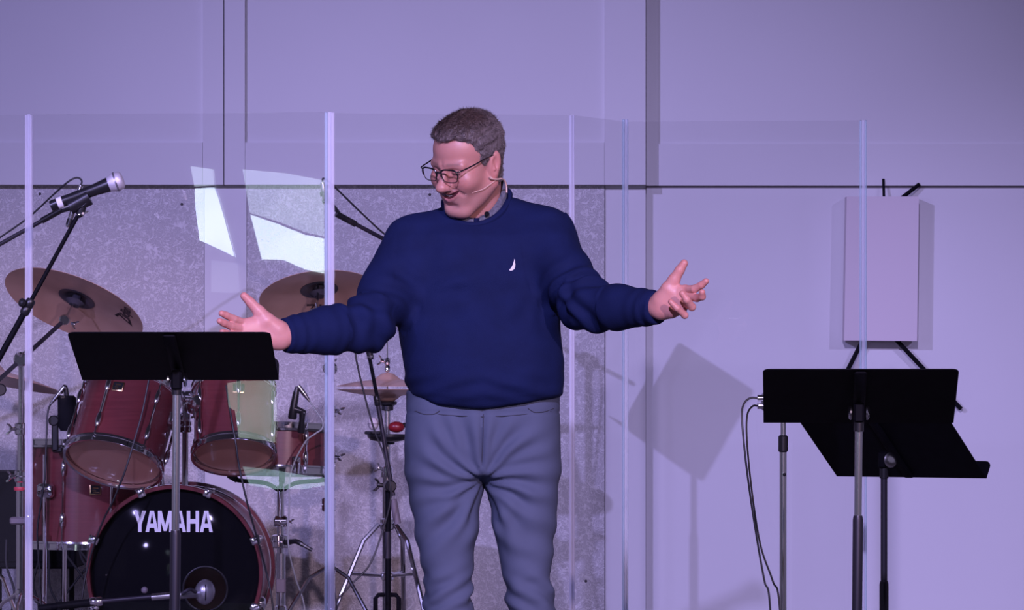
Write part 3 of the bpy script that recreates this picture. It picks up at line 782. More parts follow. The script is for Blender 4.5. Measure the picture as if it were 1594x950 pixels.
# hair: thick cap over the cranium, cut along the hairline
def hair_region(X, Y, Z):
    A = np.abs(Y)
    xl = np.interp(Z, [-0.07, -0.062, -0.02, -0.012, 0.010, 0.030, 0.055, 0.078, 0.088, 0.096, 0.11, 0.2], [-0.060, -0.034, -0.030, 0.020, 0.024, 0.032, 0.040, 0.050, 0.066, 0.086, 0.14, 0.2])
    rec = np.interp(A, [0, 0.018, 0.034, 0.050, 0.08], [0.006, 0.004, -0.016, -0.010, 0.0])*np.clip((Z-0.05)/0.03, 0, 1)
    d = X-xl-rec
    earz = np.where((X > -0.034) & (X < 0.004), 0.026-Z, -1)         # clears the ear
    d = np.maximum(d, np.where(Z < 0.03, earz*0.6, -1))
    return np.maximum(d, -0.064-Z)
def hair_sdf(X, Y, Z):
    thick = (0.0055+0.0065*np.clip((Z-0.05)/0.06, 0, 1))*(0.25+0.75*np.clip(-hair_region(X, Y, Z)/0.022, 0, 1))
    d = smin(cranium(X, Y, Z), cap(X, Y, Z, (-0.028, 0, -0.030), neck_base, 0.056, 0.062), 0.022)-thick
    q = np.stack([X.ravel()*0.6, Y.ravel()*1.6, Z.ravel()], 1)
    d = d-0.0035*vnoise(q, 70, 8).reshape(X.shape)-0.0025*vnoise(q, 150, 9).reshape(X.shape)
    rg = hair_region(X, Y, Z)+0.004*vnoise(q, 110, 12).reshape(X.shape)
    return smax(d, rg*0.8, 0.006)
hrv, hrf = surface_net(hair_sdf, (-0.13, -0.10, -0.08), (0.12, 0.10, 0.155), 0.0024)
hx, hy, hz = hrv.T
topw = np.clip((hz-0.085)/0.04, 0, 1)*np.clip((hx+0.09)/0.06, 0, 1)
st = 0.5+0.5*vnoise(np.stack([hx*0.4, hy*2.2, hz*1.0], 1), 110, 31)
grey = np.array([0.130, 0.108, 0.108]); brown = np.array([0.050, 0.031, 0.027])
hc = grey*(1-topw[:, None])+brown*topw[:, None]; hc = hc*(0.65+0.7*st[:, None])
hair = obj('hair', (h2w(hrv), hrf), 'hair', person, sharp=80)
set_col(hair, hc)
# short strands for a broken outline
rng = np.random.default_rng(4)
hn = vnormals(hrv, hrf); pick = rng.choice(np.where(hair_region(hx, hy, hz) < -0.004)[0], 5200)
sv_, sf_, scol = [], [], []
for q, i in enumerate(pick):
    p, n = hrv[i], hn[i]
    if n @ (p-np.array([-0.01, 0, 0.03])) < 0: continue
    flow = np.array([0.9, -0.35*np.sign(p[1]), 0.15]) if p[2] > 0.09 else np.array([-0.35, 0, -0.8])
    flow = flow-n*(flow@n); dr = n*0.55+flow*0.8+rng.normal(0, 0.22, 3); dr = dr/np.linalg.norm(dr)
    L = 0.006+0.006*np.clip((p[2]-0.05)/0.06, 0, 1)*rng.random()
    sd = np.cross(dr, n); sd = sd/(np.linalg.norm(sd)+1e-9)*0.0006
    b = p-n*0.001; k = len(sv_)
    sv_ += [b-sd, b+sd, b+n*0.0008, p+dr*L]; sf_ += [(k, k+1, k+3), (k+1, k+2, k+3), (k+2, k, k+3)]
    scol += [hc[i]*(0.7+0.8*rng.random())]*4
hs = MB(); hs.v = [tuple(x) for x in h2w(np.array(sv_))]; hs.f = sf_
strands = obj('hair_strands', hs, 'hair', hair, kind='stuff'); set_col(strands, np.array(scol))

# sweater neckline, shirt collar with buttons
def loop_at(a, rx, ry, zc, fdrop, cx=-0.0915, cy=0.012):
    return Vector((cx+rx*math.cos(a), cy+ry*math.sin(a), zc+(fdrop*math.sin(a))*(1 if math.sin(a) < 0 else 0.35)+0.010*math.cos(a)))
zn = W(0, 308)[2]
pts = [loop_at(2*math.pi*k/48, 0.084, 0.080, zn, 0.074) for k in range(48)]
obj('neckband', MB().tube(pts, 0.0095, 8, False, True), 'sweater_knit', sweater)
def collar():
    rings = []
    n = 40
    for k in range(n+1):
        a = -math.pi/2+0.10+(2*math.pi-0.20)*k/n
        fr_ = max(0, -math.sin(a))
        hgt = 0.030+0.006*math.cos(a)
        b0 = loop_at(a, 0.076, 0.072, zn-0.010, 0.074); t0 = loop_at(a, 0.069, 0.065, zn+hgt-0.012*fr_, 0.074)
        o0 = loop_at(a, 0.081, 0.077, zn+hgt*0.25-0.006*fr_, 0.074); o1 = loop_at(a, 0.082, 0.080, zn-0.006-0.006*fr_, 0.074)
        rings.append([b0, t0, t0+Vector((0, 0, 0.002)), (t0+o0)/2+Vector((0.003*math.cos(a), 0.003*math.sin(a), 0.006)), o0, o1])
    return MB().loft(rings, False)
cl = obj('shirt_collar', collar(), 'shirt_cloth', person)
for px, py in ((758, 333), (710, 336)):
    pp = P(px, py, -0.069); obj('button', MB().lathe([(0.0001, 0.003), (0.006, 0.002), (0.007, 0), (0.006, -0.002)], 12, frame(pp, (0.2 if px > 730 else -0.2, -1, 0.25))), 'button', cl)

# sail-shaped emblem stitched on the chest
from mathutils.bvhtree import BVHTree
swt = BVHTree.FromPolygons([tuple(v) for v in swv], [tuple(f) for f in swf.tolist()])
def on_cloth(px, py, lift, tree=swt):
    o = Vector((0, -DCAM, HCAM)); t = P(px, py, 0); d = (t-o).normalized()
    h = tree.ray_cast(o, d)
    q = h[0] if h[0] is not None else t
    return q-d*lift
em = [(800.6, 403.5), (801.8, 404.0), (801.5, 408), (802.2, 412), (801.8, 416), (800.6, 419), (797.8, 421.2), (794.5, 421.6), (792.2, 420.8), (795.5, 417.5), (798.2, 412.5), (799.6, 408)]
obj('emblem', MB().loft([[on_cloth(x, y, 0.0005) for x, y in em], [on_cloth(x, y, 0.0022) for x, y in em]]), 'emblem_white', sweater, label='small white sail emblem')
# trouser seams and pockets
trt = BVHTree.FromPolygons([tuple(v) for v in trv], [tuple(f) for f in trf.tolist()])
def seam(pts, r=0.0011): return MB().tube(smooth_path([on_cloth(x, y, 0.0010, trt) for x, y in pts], 6), r, 5)
obj('fly_seam', seam([(752.5, 645), (752, 665), (751.5, 690), (750, 715), (749, 740)]), 'seam_thread', trousers)
obj('pocket_seam', seam([(647, 640), (660, 645), (675, 645), (684, 640)]), 'seam_thread', trousers)
obj('pocket_seam', seam([(822, 636), (832, 642), (848, 641), (862, 636)]), 'seam_thread', trousers)
obj('waistband_seam', seam([(645, 641), (690, 646), (752, 649), (810, 646), (858, 640)], 0.0009), 'seam_thread', trousers)
for cxp, nm in ((704, 'a'), (826, 'b')):
    X0 = W(cxp, 0)[0]
    rings = []
    for t, wd, hg_ in ((-0.16, .030, .030), (-0.135, .042, .042), (-0.09, .048, .055), (-0.03, .046, .085), (0.03, .042, .10), (0.08, .040, .085), (0.105, .030, .06)):
        rings.append([Vector((X0+wd*math.cos(a), t+0.0, max(0.003, hg_*0.5+hg_*0.5*math.sin(a)))) for a in [2*math.pi*k/14 for k in range(14)]])
    obj('shoe', MB().loft(rings), 'shoe_leather', person)

# eyeglasses
gl = thing('eyeglasses', 'dark thin-framed eyeglasses on the face of the person', 'eyeglasses', tuple(h2w((0.11, 0, 0.01))))
def lens_loop(sy, n=28, sc=1.0):
    out = []
    for k in range(n):
        a = 2*math.pi*k/n; c, s_ = math.cos(a), math.sin(a)
        e = 0.62
        yy = 0.0265*sc*math.copysign(abs(c)**e, c); zz = 0.0175*sc*math.copysign(abs(s_)**e, s_)
        if zz < 0: yy *= 0.90
        y_ = 0.0345+yy
        out.append(h2w((0.1160-1.5*y_*y_, sy*y_, 0.0145+zz)))
    return out
for sy in (-1, 1):
    rim = obj('rim', MB().tube(lens_loop(sy), [0.0024 if 0 <= k <= 14 else 0.0013 for k in range(28)], 6, False, True), 'glasses_frame', gl)
    m_ = MB(); lp = lens_loop(sy, 28, 0.97); cc = sum((Vector(p) for p in lp), Vector())/28
    m_.add([tuple(cc)]+[tuple(p) for p in lp], [(0, 1+k, 1+(k+1) % 28) for k in range(28)])
    obj('lens', m_, 'lens_glass', gl)
    tpth = [h2w(q) for q in ((0.1110, sy*0.0605, 0.027), (0.104, sy*0.0685, 0.028), (0.06, sy*0.0745, 0.028), (0.01, sy*0.079, 0.030), (-0.012, sy*0.081, 0.028), (-0.028, sy*0.080, 0.010))]
    obj('temple_arm', MB().tube(smooth_path(tpth, 5), 0.0019, 6), 'glasses_frame', gl)
obj('bridge', MB().tube(smooth_path([h2w(q) for q in ((0.1163, -0.0095, 0.021), (0.1185, 0, 0.0235), (0.1163, 0.0095, 0.021))], 5), 0.0019, 6), 'glasses_frame', gl)
# headset microphone
hm = thing('headset_microphone', 'thin skin-coloured headset microphone hooked over the ear of the person', 'microphone', tuple(h2w((0.0, 0.085, -0.03))))
obj('boom', MB().tube(smooth_path([h2w(q) for q in ((0.000, 0.083, -0.036), (0.022, 0.080, -0.040), (0.045, 0.073, -0.045), (0.066, 0.060, -0.046), (0.078, 0.050, -0.046))], 6), 0.0011, 6), 'headset_tan', hm)
obj('capsule', MB().tube([h2w(q) for q in ((0.076, 0.0515, -0.046), (0.079, 0.0495, -0.046), (0.083, 0.0465, -0.046))], [0.0015, 0.0024, 0.0018], 8), 'headset_tan', hm)
obj('ear_hook', MB().tube(smooth_path([h2w(q) for q in ((0.018, 0.081, -0.020), (0.012, 0.084, -0.028), (-0.004, 0.086, -0.035), (-0.020, 0.084, -0.040), (-0.034, 0.080, -0.052), (-0.036, 0.080, -0.068), (-0.028, 0.084, -0.082))], 6), [0.0030]*6+[0.0022]*31, 6), 'headset_tan', hm)

# ------------------------------------------------------------------ drum kit
def rod(a, b, r, n=8): return MB().tube([a, b], r, n)
def wing_nut(p, d, s=1.0):
    s *= 0.72; d = Vector(d).normalized(); M = frame(p, d, (0.9, 0.2, 0.35))
    m = MB().lathe([(0.006*s, 0), (0.006*s, 0.012*s), (0.004*s, 0.016*s)], 8, M)
    for q in (-1, 1): m.tube([M @ Vector((q*0.004*s, 0, 0.010*s)), M @ Vector((q*0.013*s, 0, 0.018*s)), M @ Vector((q*0.016*s, 0, 0.024*s))], [0.003*s, 0.0035*s, 0.0022*s], 6)
    return m
def clamp(p, d, r, h): return MB().lathe([(r*0.8, -h/2), (r, -h/2+h*.1), (r, -h*.05), (r*0.86, 0), (r, h*.05), (r, h/2-h*.1), (r*0.8, h/2)], 16, frame(p, d))
def tripod(th, cx, cy, z0, hub, spread, mat='chrome', rot=0.3, leg_w=0.009, brace=True, floor=RZ, double=True):
    """three braced legs from a hub down to the floor"""
    obj('leg_hub', clamp((cx, cy, hub), (0, 0, 1), 0.020, 0.035), mat, th)
    for k in range(3):
        a = rot+2*math.pi*k/3; d = Vector((math.cos(a), math.sin(a), 0)); s = d.cross(Vector((0, 0, 1)))
        top = Vector((cx, cy, hub))+d*0.018; foot = Vector((cx, cy, floor+0.010))+d*spread
        knee = top+d*(spread*0.22)+Vector((0, 0, -0.03))
        lg = obj('leg', MB().tube([top, knee, foot], leg_w*0.75, 8), mat, th)
        if brace:
            t = 0.55; mid = knee+(foot-knee)*t
            obj('brace', rod(Vector((cx, cy, mid.z+0.0))+d*0.01, mid, leg_w*0.5), mat, lg)
        obj('foot', MB().tube([foot+(knee-foot).normalized()*0.03, foot+Vector((0, 0, -0.001))], [0.011, 0.012], 8), 'black_plastic', lg)

def drum(name, label, c, up, R, depth, nl, phase, base, group=None, bottom_mat='clear_head', badge_at=None, hoop='chrome', legs=False):
    """shell drum around centre c with axis up"""
    up = Vector(up).normalized(); M = frame(c, up, (1, 0, 0)); h = depth/2
    t = thing(name, label, 'drum', base, group)
    sh = obj('shell', MB().lathe([(R, -h), (R, h), (R-0.007, h), (R-0.007, -h)], 56, M, False, True), 'shell_maroon', t)
    obj('shell_lining', MB().lathe([(R-0.0075, -h+0.004), (R-0.0075, h-0.004)], 56, M, False), 'shell_inside', sh)
    obj('batter_head', MB().lathe([(0.001, h+0.004), (R-0.006, h+0.004), (R+0.003, h-0.004), (R+0.001, h-0.008)], 56, M, False), 'drum_head_white', t)
    obj('resonant_head', MB().lathe([(0.001, -h-0.004), (R-0.006, -h-0.004), (R+0.003, -h+0.004), (R+0.001, -h+0.008)], 56, M, False), bottom_mat, t)
    for sgn, nm in ((1, 'top_hoop'), (-1, 'bottom_hoop')):
        z = sgn*h
        prof = [(R+0.004, z+sgn*0.016), (R+0.004, z-sgn*0.008), (R+0.012, z-sgn*0.010), (R+0.013, z-sgn*0.004), (R+0.008, z-sgn*0.002), (R+0.008, z+sgn*0.013), (R+0.012, z+sgn*0.014), (R+0.012, z+sgn*0.018)]
        obj(nm, MB().lathe(prof, 56, M, False, True), hoop, t)
    for k in range(nl):
        a = phase+2*math.pi*k/nl; e = M.to_3x3() @ Vector((math.cos(a), math.sin(a), 0)); o = Vector(c)+e*(R+0.009)
        body = MB()
        for z in (-h*0.52, h*0.52):
            L = min(0.026, h*0.4)
            body.lathe([(0.004, z-L), (0.0085, z-L*0.6), (0.0095, z), (0.0085, z+L*0.6), (0.004, z+L)], 10, frame(o, up, e))
        body.tube([o-up*h*0.5, o+up*h*0.5], 0.0045, 8)
        lg = obj('lug', body, 'chrome', t)
        for sgn in (-1, 1):
            rr = MB(); rr.tube([o+up*sgn*h*0.55, o+up*sgn*(h+0.012)], 0.0028, 6); rr.tube([o+up*sgn*(h+0.006), o+up*sgn*(h+0.016)], 0.005, 6)
            rr.tube([o+up*sgn*(h-0.012)-e*0.004, o+up*sgn*(h+0.004)-e*0.001], 0.0065, 6)
            obj('tension_rod', rr, 'chrome', lg)
    if badge_at is not None:
        a, zz = badge_at; e = M.to_3x3() @ Vector((math.cos(a), math.sin(a), 0)); o = Vector(c)+e*(R+0.0005)+up*zz
        Mb = frame(o, e, up.cross(e)); 
        bd = obj('badge', MB().box((0, 0, 0.001), (0.038, 0.034, 0.003), Mb, 0.001), 'gold_badge', t)
        obj('badge_field', MB().box((0, 0, 0.0026), (0.031, 0.027, 0.001), Mb), 'black_plastic', bd)
        mk = MB()
        mk.box((0, 0.006, 0.0033), (0.018, 0.0045, 0.0006), Mb); mk.box((-0.004, -0.003, 0.0033), (0.012, 0.003, 0.0006), Mb); mk.box((0.002, -0.009, 0.0033), (0.020, 0.0025, 0.0006), Mb)
        obj('badge_print', mk, 'gold_badge', bd)
    return t, M

def ang_to_cam(M, c):
    """angle about the drum axis that faces the camera"""
    v = M.to_3x3().transposed() @ (Vector((0, -DCAM, HCAM))-Vector(c)); return math.atan2(v.y, v.x)

# --- bass drum
BC = P(273, 893, 2.52); BR = 0.272; BD = 0.42
ya = math.radians(1.5); bf_ = Vector((-math.sin(ya), -math.cos(ya), 0))
bass = thing('bass_drum', 'large maroon bass drum with a black lettered front head and round port', 'drum', (BC.x, BC.y+0.2, RZ))
MBs = frame(BC, bf_, (1, 0, 0))           # local z towards the audience, x to the right, y up
sh = obj('shell', MB().lathe([(BR, -BD), (BR, -0.01), (BR-0.009, -0.01), (BR-0.009, -BD)], 72, MBs, False, True), 'shell_maroon', bass)
obj('shell_lining', MB().lathe([(BR-0.0095, -BD+0.004), (BR-0.0095, -0.014)], 72, MBs, False), 'shell_inside', sh)
obj('front_hoop', MB().lathe([(BR+0.004, -0.012), (BR+0.015, -0.012), (BR+0.0165, -0.009), (BR+0.0165, 0.024), (BR+0.014, 0.028), (BR+0.004, 0.028), (BR+0.002, 0.024), (BR+0.002, -0.008)], 72, MBs, False, True), 'hoop_maroon', bass)
obj('back_hoop', MB().lathe([(BR+0.004, -BD-0.028), (BR+0.016, -BD-0.028), (BR+0.016, -BD+0.010), (BR+0.004, -BD+0.010)], 72, MBs, False, True), 'hoop_maroon', bass)
ins = MBs.inverted() @ P(318, 918, 2.48); hx0, hy0, hr0 = ins.x, ins.y, 0.072
rg0, rg1, rg2 = [], [], []
for k in range(72):
    a = 2*math.pi*k/72
    rg0.append(MBs @ Vector(((BR+0.003)*math.cos(a), (BR+0.003)*math.sin(a), -0.006)))
    rg1.append(MBs @ Vector((BR*0.965*math.cos(a), BR*0.965*math.sin(a), 0.002)))
    rg2.append(MBs @ Vector((hx0+hr0*math.cos(a), hy0+hr0*math.sin(a), 0.002)))
fh = obj('front_head', MB().loft([rg0, rg1, rg2], True, False), 'drum_head_black', bass)
obj('port_ring', MB().torus(MBs @ Matrix.Translation((hx0, hy0, 0.003)), hr0, 0.004, 40, 8), 'black_plastic', fh)
obj('batter_head', MB().lathe([(0.001, -BD-0.004), (BR-0.004, -BD-0.004), (BR+0.003, -BD+0.004)], 56, MBs, False), 'drum_head_white', bass)
obj('head_rivet', MB().ball((0, 0, 0), 0.004, 8, 6, MBs @ Matrix.Translation((-0.225, -0.005, 0.003))), 'chrome', fh)
# lettering: heavy condensed capitals
def letter_polys(ch):
    if ch == 'Y': return [[(0, 1), (.30, 1), (.5, .62), (.5, .36), (.36, .36)], [(1, 1), (.70, 1), (.5, .62), (.5, .36), (.64, .36)], [(.36, 0), (.64, 0), (.64, .40), (.36, .40)]]
    if ch == 'A': return [[(0, 0), (.27, 0), (.52, 1), (.34, 1)], [(1, 0), (.73, 0), (.48, 1), (.66, 1)], [(.26, .20), (.74, .20), (.68, .40), (.32, .40)]]
    if ch == 'M': return [[(0, 0), (.22, 0), (.22, 1), (0, 1)], [(.78, 0), (1, 0), (1, 1), (.78, 1)], [(.0, 1), (.26, 1), (.60, .05), (.40, .05)], [(1, 1), (.74, 1), (.40, .05), (.60, .05)]]
    return [[(0, 0), (.28, 0), (.28, 1), (0, 1)], [(.72, 0), (1, 0), (1, 1), (.72, 1)], [(.2, .40), (.8, .40), (.8, .62), (.2, .62)]]
lt = MB(); x0 = (MBs.inverted() @ P(207, 812, 2.5)).x; x1 = (MBs.inverted() @ P(330.5, 812, 2.5)).x
yb = (MBs.inverted() @ P(270, 829, 2.5)).y; yt = (MBs.inverted() @ P(270, 796, 2.5)).y
wds = [.95, 1.0, 1.12, 1.0, .95, 1.0]; gap = 0.06; tot = sum(wds)+gap*1.0*5-0.20; sc = (x1-x0)/tot; cx_ = x0
for q, (ch, wd) in enumerate(zip('YAMAHA', wds)):
    for pi, poly in enumerate(letter_polys(ch)):
        lt.prism([(cx_+u*wd*sc, yb+v_*(yt-yb)) for u, v_ in poly], 0.0022, 0.0030+0.0001*pi, MBs)
    cx_ += (wd+(gap-0.10 if q in (0, 1) else gap))*sc
obj('lettering', lt, 'letter_white', fh, label='white lettering', smooth=False)
for k in range(8):
    a = math.radians(22.5+45*k); e = Vector((math.cos(a), math.sin(a), 0)); Mc = MBs @ Matrix.Rotation(a, 4, 'Z')
    cl_ = MB(); cl_.box((BR+0.012, 0, 0.024), (0.030, 0.026, 0.012), Mc, 0.003); cl_.box((BR+0.021, 0, 0.004), (0.010, 0.022, 0.040), Mc, 0.003)
    cw = obj('claw', cl_, 'chrome', bass)
    cr_ = MB(); cr_.tube([Mc @ Vector((BR+0.024, 0, 0.036)), Mc @ Vector((BR+0.020, 0, -0.09))], 0.0035, 6); cr_.box((BR+0.026, 0, 0.032), (0.006, 0.030, 0.006), Mc, 0.002)
    obj('tension_rod', cr_, 'chrome', cw)
    obj('lug', MB().box((BR+0.012, 0, -0.125), (0.020, 0.020, 0.075), Mc, 0.006), 'chrome', bass)
for sx in (-1, 1):
    o = MBs @ Vector((sx*(BR+0.01)*0.95, -0.10, -0.07)); ft = Vector((o.x+sx*0.09, o.y-0.13, RZ+0.006))
    sp = obj('spur', MB().tube([o, ft], 0.008, 10), 'chrome', bass); obj('spur_bracket', MB().lathe([(0.022, 0), (0.024, 0.01), (0.020, 0.022), (0.012, 0.028)], 16, frame(o-Vector((sx*0.008, 0, 0)), (sx, 0, 0))), 'chrome', sp)
    obj('spur_tip', MB().tube([ft+(o-ft).normalized()*0.025, ft], [0.011, 0.008], 8), 'black_plastic', sp)
# --- tom mount on top of the bass shell
tb_ = P(268, 760, 2.78)
mt = obj('tom_mount', MB().box((tb_.x, tb_.y, tb_.z-0.004), (0.085, 0.11, 0.030), I4, 0.006), 'chrome', bass)
for px in (251, 288):
    a, b = P(px, 772, 2.80), P(px, 664, 2.80)
    obj('mount_post', MB().tube([a, b], 0.0105, 14), 'chrome', mt); obj('mount_clamp', clamp(P(px, 664, 2.80), (0, 0, 1), 0.022, 0.040), 'chrome', mt)
    q = P(px, 650, 2.80); obj('mount_block', MB().box(tuple(q), (0.036, 0.04, 0.036), I4, 0.006), 'chrome', mt)
    r_ = P(px, 619, 2.80); obj('mount_clamp', clamp(r_, (1, 0, 0), 0.024, 0.052), 'chrome', mt); obj('mount_post', MB().tube([q, r_], 0.0105, 12), 'chrome', mt)
    sx = -1 if px < 270 else 1
    e2 = r_+Vector((sx*0.075, 0.01, 0.012)); obj('mount_arm', MB().tube(smooth_path([r_, r_+Vector((sx*0.035, -0.004, 0.010)), e2], 5), 0.009, 10), 'chrome', mt)
    for dz, dx in ((0.0, -0.026), (-0.066, 0.024), (-0.095, -0.022), (0.012, 0.022)):
        obj('wing_nut', wing_nut(r_+Vector((dx, -0.018, dz)), (dx*8, -0.7, 0.1), 1.0), 'chrome', mt)

# --- rack toms
c1 = P(192, 664, 2.62); up1 = (0.19, 0.47, 0.86); bse1 = tuple(c1)
tom1, M1 = drum('rack_tom', 'maroon rack tom with the wider brown lower head beside the floor tom', tuple(c1), up1, 0.154, 0.255, 6, 0.2, tuple(c1-Vector(up1).normalized()*0.13), 'rack toms over the bass drum', badge_at=(ang_to_cam(frame(tuple(c1), up1), c1)-0.33, 0.062))
c2 = P(364, 656, 2.62); up2 = (-0.03, 0.46, 0.89)
tom2, M2 = drum('rack_tom', 'narrower maroon rack tom beside the snare drum', tuple(c2), up2, 0.128, 0.23, 6, -0.35, tuple(c2-Vector(up2).normalized()*0.12), 'rack toms over the bass drum', badge_at=(ang_to_cam(frame(tuple(c2), up2), c2)+0.12, 0.055))
for t_, M_, c_, R_, sx in ((tom1, M1, c1, 0.154, 1), (tom2, M2, c2, 0.128, -1)):
    a = ang_to_cam(M_, c_)+sx*1.12; e = M_.to_3x3() @ Vector((math.cos(a), math.sin(a), 0)); o = Vector(c_)+e*(R_+0.004)+M_.to_3x3() @ Vector((0, 0, 0.03))
    br_ = obj('mount_bracket', MB().box((0, 0, 0.012), (0.048, 0.060, 0.028), frame(o, e, M_.to_3x3() @ Vector((0, 0, 1))), 0.007), 'chrome', t_)
    obj('wing_nut', wing_nut(o+e*0.028+Vector((0, -0.012, 0)), e+Vector((0, -1, 0)), 1.1), 'chrome', br_)
    o2 = o-M_.to_3x3() @ Vector((0, 0, 0.052)); obj('vent_grommet', MB().lathe([(0.010, 0), (0.010, 0.003), (0.004, 0.004)], 8, frame(o2-e*0.003, e)), 'chrome', t_)

# --- floor tom
c3 = P(136, 771, 3.05); ft_, M3 = drum('floor_tom', 'deep maroon floor tom on chrome legs next to the bass drum', tuple(c3), (0.02, 0.03, 1), 0.200, 0.335, 8, -1.86, (c3.x, c3.y, RZ), badge_at=(ang_to_cam(frame(tuple(c3), (0.02, 0.03, 1)), c3)+0.13, 0.018))
for k in range(3):
    a = -2.15+k*2*math.pi/3; e = Vector((math.cos(a), math.sin(a), 0)); o = Vector(c3)+e*0.222
    lg = obj('leg', MB().tube(smooth_path([o+Vector((0, 0, 0.14)), o+Vector((0, 0, -0.22)), Vector((o.x, o.y, RZ+0.08))+e*0.01, Vector((o.x, o.y, RZ+0.012))+e*0.05], 4), 0.0065, 8), 'chrome', ft_)
    obj('leg_bracket', MB().box((0, 0, -0.004), (0.046, 0.062, 0.032), frame(o+Vector((0, 0, 0.02)), e, (0, 0, 1)), 0.008), 'chrome', lg)
    obj('wing_nut', wing_nut(o+e*0.014+Vector((0, 0, 0.02)), e+Vector((0.6, -0.4, 0)), 1.3), 'chrome', lg)
    obj('foot', MB().ball(tuple(Vector((o.x, o.y, RZ+0.013))+e*0.05), 0.013, 10, 6), 'black_plastic', lg)

# --- snare drum on its stand
c4 = P(437, 700, 3.02); sn, M4 = drum('snare_drum', 'shallow maroon snare drum on a basket stand behind the narrower rack tom', tuple(c4), (0.02, 0.06, 1), 0.168, 0.135, 8, 0.55, tuple(c4-Vector((0, 0, 0.09))))
obj('strainer', MB().box((0, 0, 0.012), (0.030, 0.055, 0.022), frame(P(464, 722, 3.02)+Vector((0, -0.163, 0)), (0.2, -1, 0), (1, 0, 0)), 0.004), 'chrome', sn)
obj('strainer_lever', MB().tube([P(456, 716, 2.84), P(464, 722, 2.83), P(463, 738, 2.82)], [0.006, 0.007, 0.005], 8), 'chrome', sn)
ss = thing('snare_stand', 'chrome snare stand with a black basket and lever below the snare drum', 'drum stand', (c4.x, c4.y, RZ))
zb_ = c4.z-0.092
obj('pole', MB().tube([(c4.x, c4.y, zb_-0.03), (c4.x, c4.y, RZ+0.10)], 0.0125, 14), 'chrome', ss)
obj('lower_tube', MB().tube([(c4.x, c4.y, P(0, 862, 3.02).z), (c4.x, c4.y, RZ+0.05)], 0.016, 14), 'brushed_steel', ss)
obj('collar', clamp(P(437, 843, 3.02), (0, 0, 1), 0.031, 0.045), 'chrome', ss)
obj('lever', MB().tube(smooth_path([P(446, 845, 2.99), P(460, 843, 2.96), P(472, 849, 2.95), P(486, 857, 2.95)], 5), [0.010]*3+[0.0085]*7+[0.006]*6, 8), 'black_plastic', ss)
obj('sleeve', MB().box(tuple(P(437, 912, 3.02)), (0.034, 0.034, 0.05), I4, 0.004), 'grey_sleeve', ss)
obj('tilter', clamp(P(437, 812, 3.02), (1, 0, 0), 0.020, 0.045), 'chrome', ss); obj('wing_nut', wing_nut(P(449, 812, 3.0), (1, -0.4, 0)), 'chrome', ss)
for k in range(3):
    a = 2.7+k*2*math.pi/3; e = Vector((math.cos(a), math.sin(a), 0)); o = Vector((c4.x, c4.y, zb_))
    ar = obj('basket_arm', MB().tube(smooth_path([o+Vector((0, 0, -0.05)), o+e*0.06+Vector((0, 0, -0.022)), o+e*0.165+Vector((0, 0, -0.014)), o+e*0.198+Vector((0, 0, 0.004)), o+e*0.200+Vector((0, 0, 0.030))], 4), 0.0075, 8), 'black_steel', ss)
    obj('rubber_grip', MB().tube([o+e*0.170+Vector((0, 0, -0.012)), o+e*0.197+Vector((0, 0, 0.0)), o+e*0.201+Vector((0, 0, 0.034))], 0.011, 8), 'black_plastic', ar)
tripod(ss, c4.x, c4.y, 0, P(0, 905, 3.02).z-0.10, 0.24, rot=0.25)

# --- cymbals
def cymbal(name, label, c, up, R, spin=0.0, group=None, text=True, flip=1, cat='cymbal', bow=0.028):
    up = Vector(up).normalized(); M = frame(c, up, (math.cos(spin), math.sin(spin), 0))
    t = thing(name, label, cat, tuple(c), group)
    prof = [(0.006, 0.030+0.0), (0.020, 0.027), (0.036, 0.016), (0.044, 0.008), (0.060, 0.004)]
    prof = [(r, z) for r, z in prof]+[(R*f, 0.004-bow*((R*f-0.06)/(R-0.06))**1.5) for f in (0.45, 0.62, 0.78, 0.9, 1.0)]
    under = [(r, z-0.0014) for r, z in reversed(prof)]
    pl = obj('plate', MB().lathe(prof+under, 72, M, False, True), 'cymbal_bronze', t)
    obj('bell_underside', MB().lathe([(0.010, 0.0245), (0.022, 0.0225), (0.037, 0.0120), (0.046, 0.0045), (0.064, 0.0018), (0.064, 0.0008), (0.045, 0.0030), (0.036, 0.0105), (0.020, 0.0210), (0.010, 0.0230)], 40, M, False, True), 'bell_dark', pl)  # unlathed bronze, its colour darkened further by the shade inside the bell
    obj('bell_felt', MB().lathe([(0.006, -0.0185+0.03), (0.016, -0.02+0.03), (0.016, -0.034+0.03), (0.006, -0.036+0.03)], 16, M), 'felt_dark', t)
    return t, M, pl, prof
def text_mesh(body, size):
    cu = bpy.data.curves.new('script_lettering', 'FONT'); cu.body = body; cu.size = size; cu.shear = 0.25; cu.offset = size*0.022; cu.space_character = 0.92
    cu.resolution_u = 3
    o = bpy.data.objects.new('script_lettering', cu); COL.objects.link(o)
    dg = bpy.context.evaluated_depsgraph_get(); me = bpy.data.meshes.new_from_object(o.evaluated_get(dg))
    vs = [v.co.copy() for v in me.vertices]; fs = [tuple(p.vertices) for p in me.polygons]
    bpy.data.objects.remove(o); bpy.data.meshes.remove(me); bpy.data.curves.remove(cu)
    return vs, fs
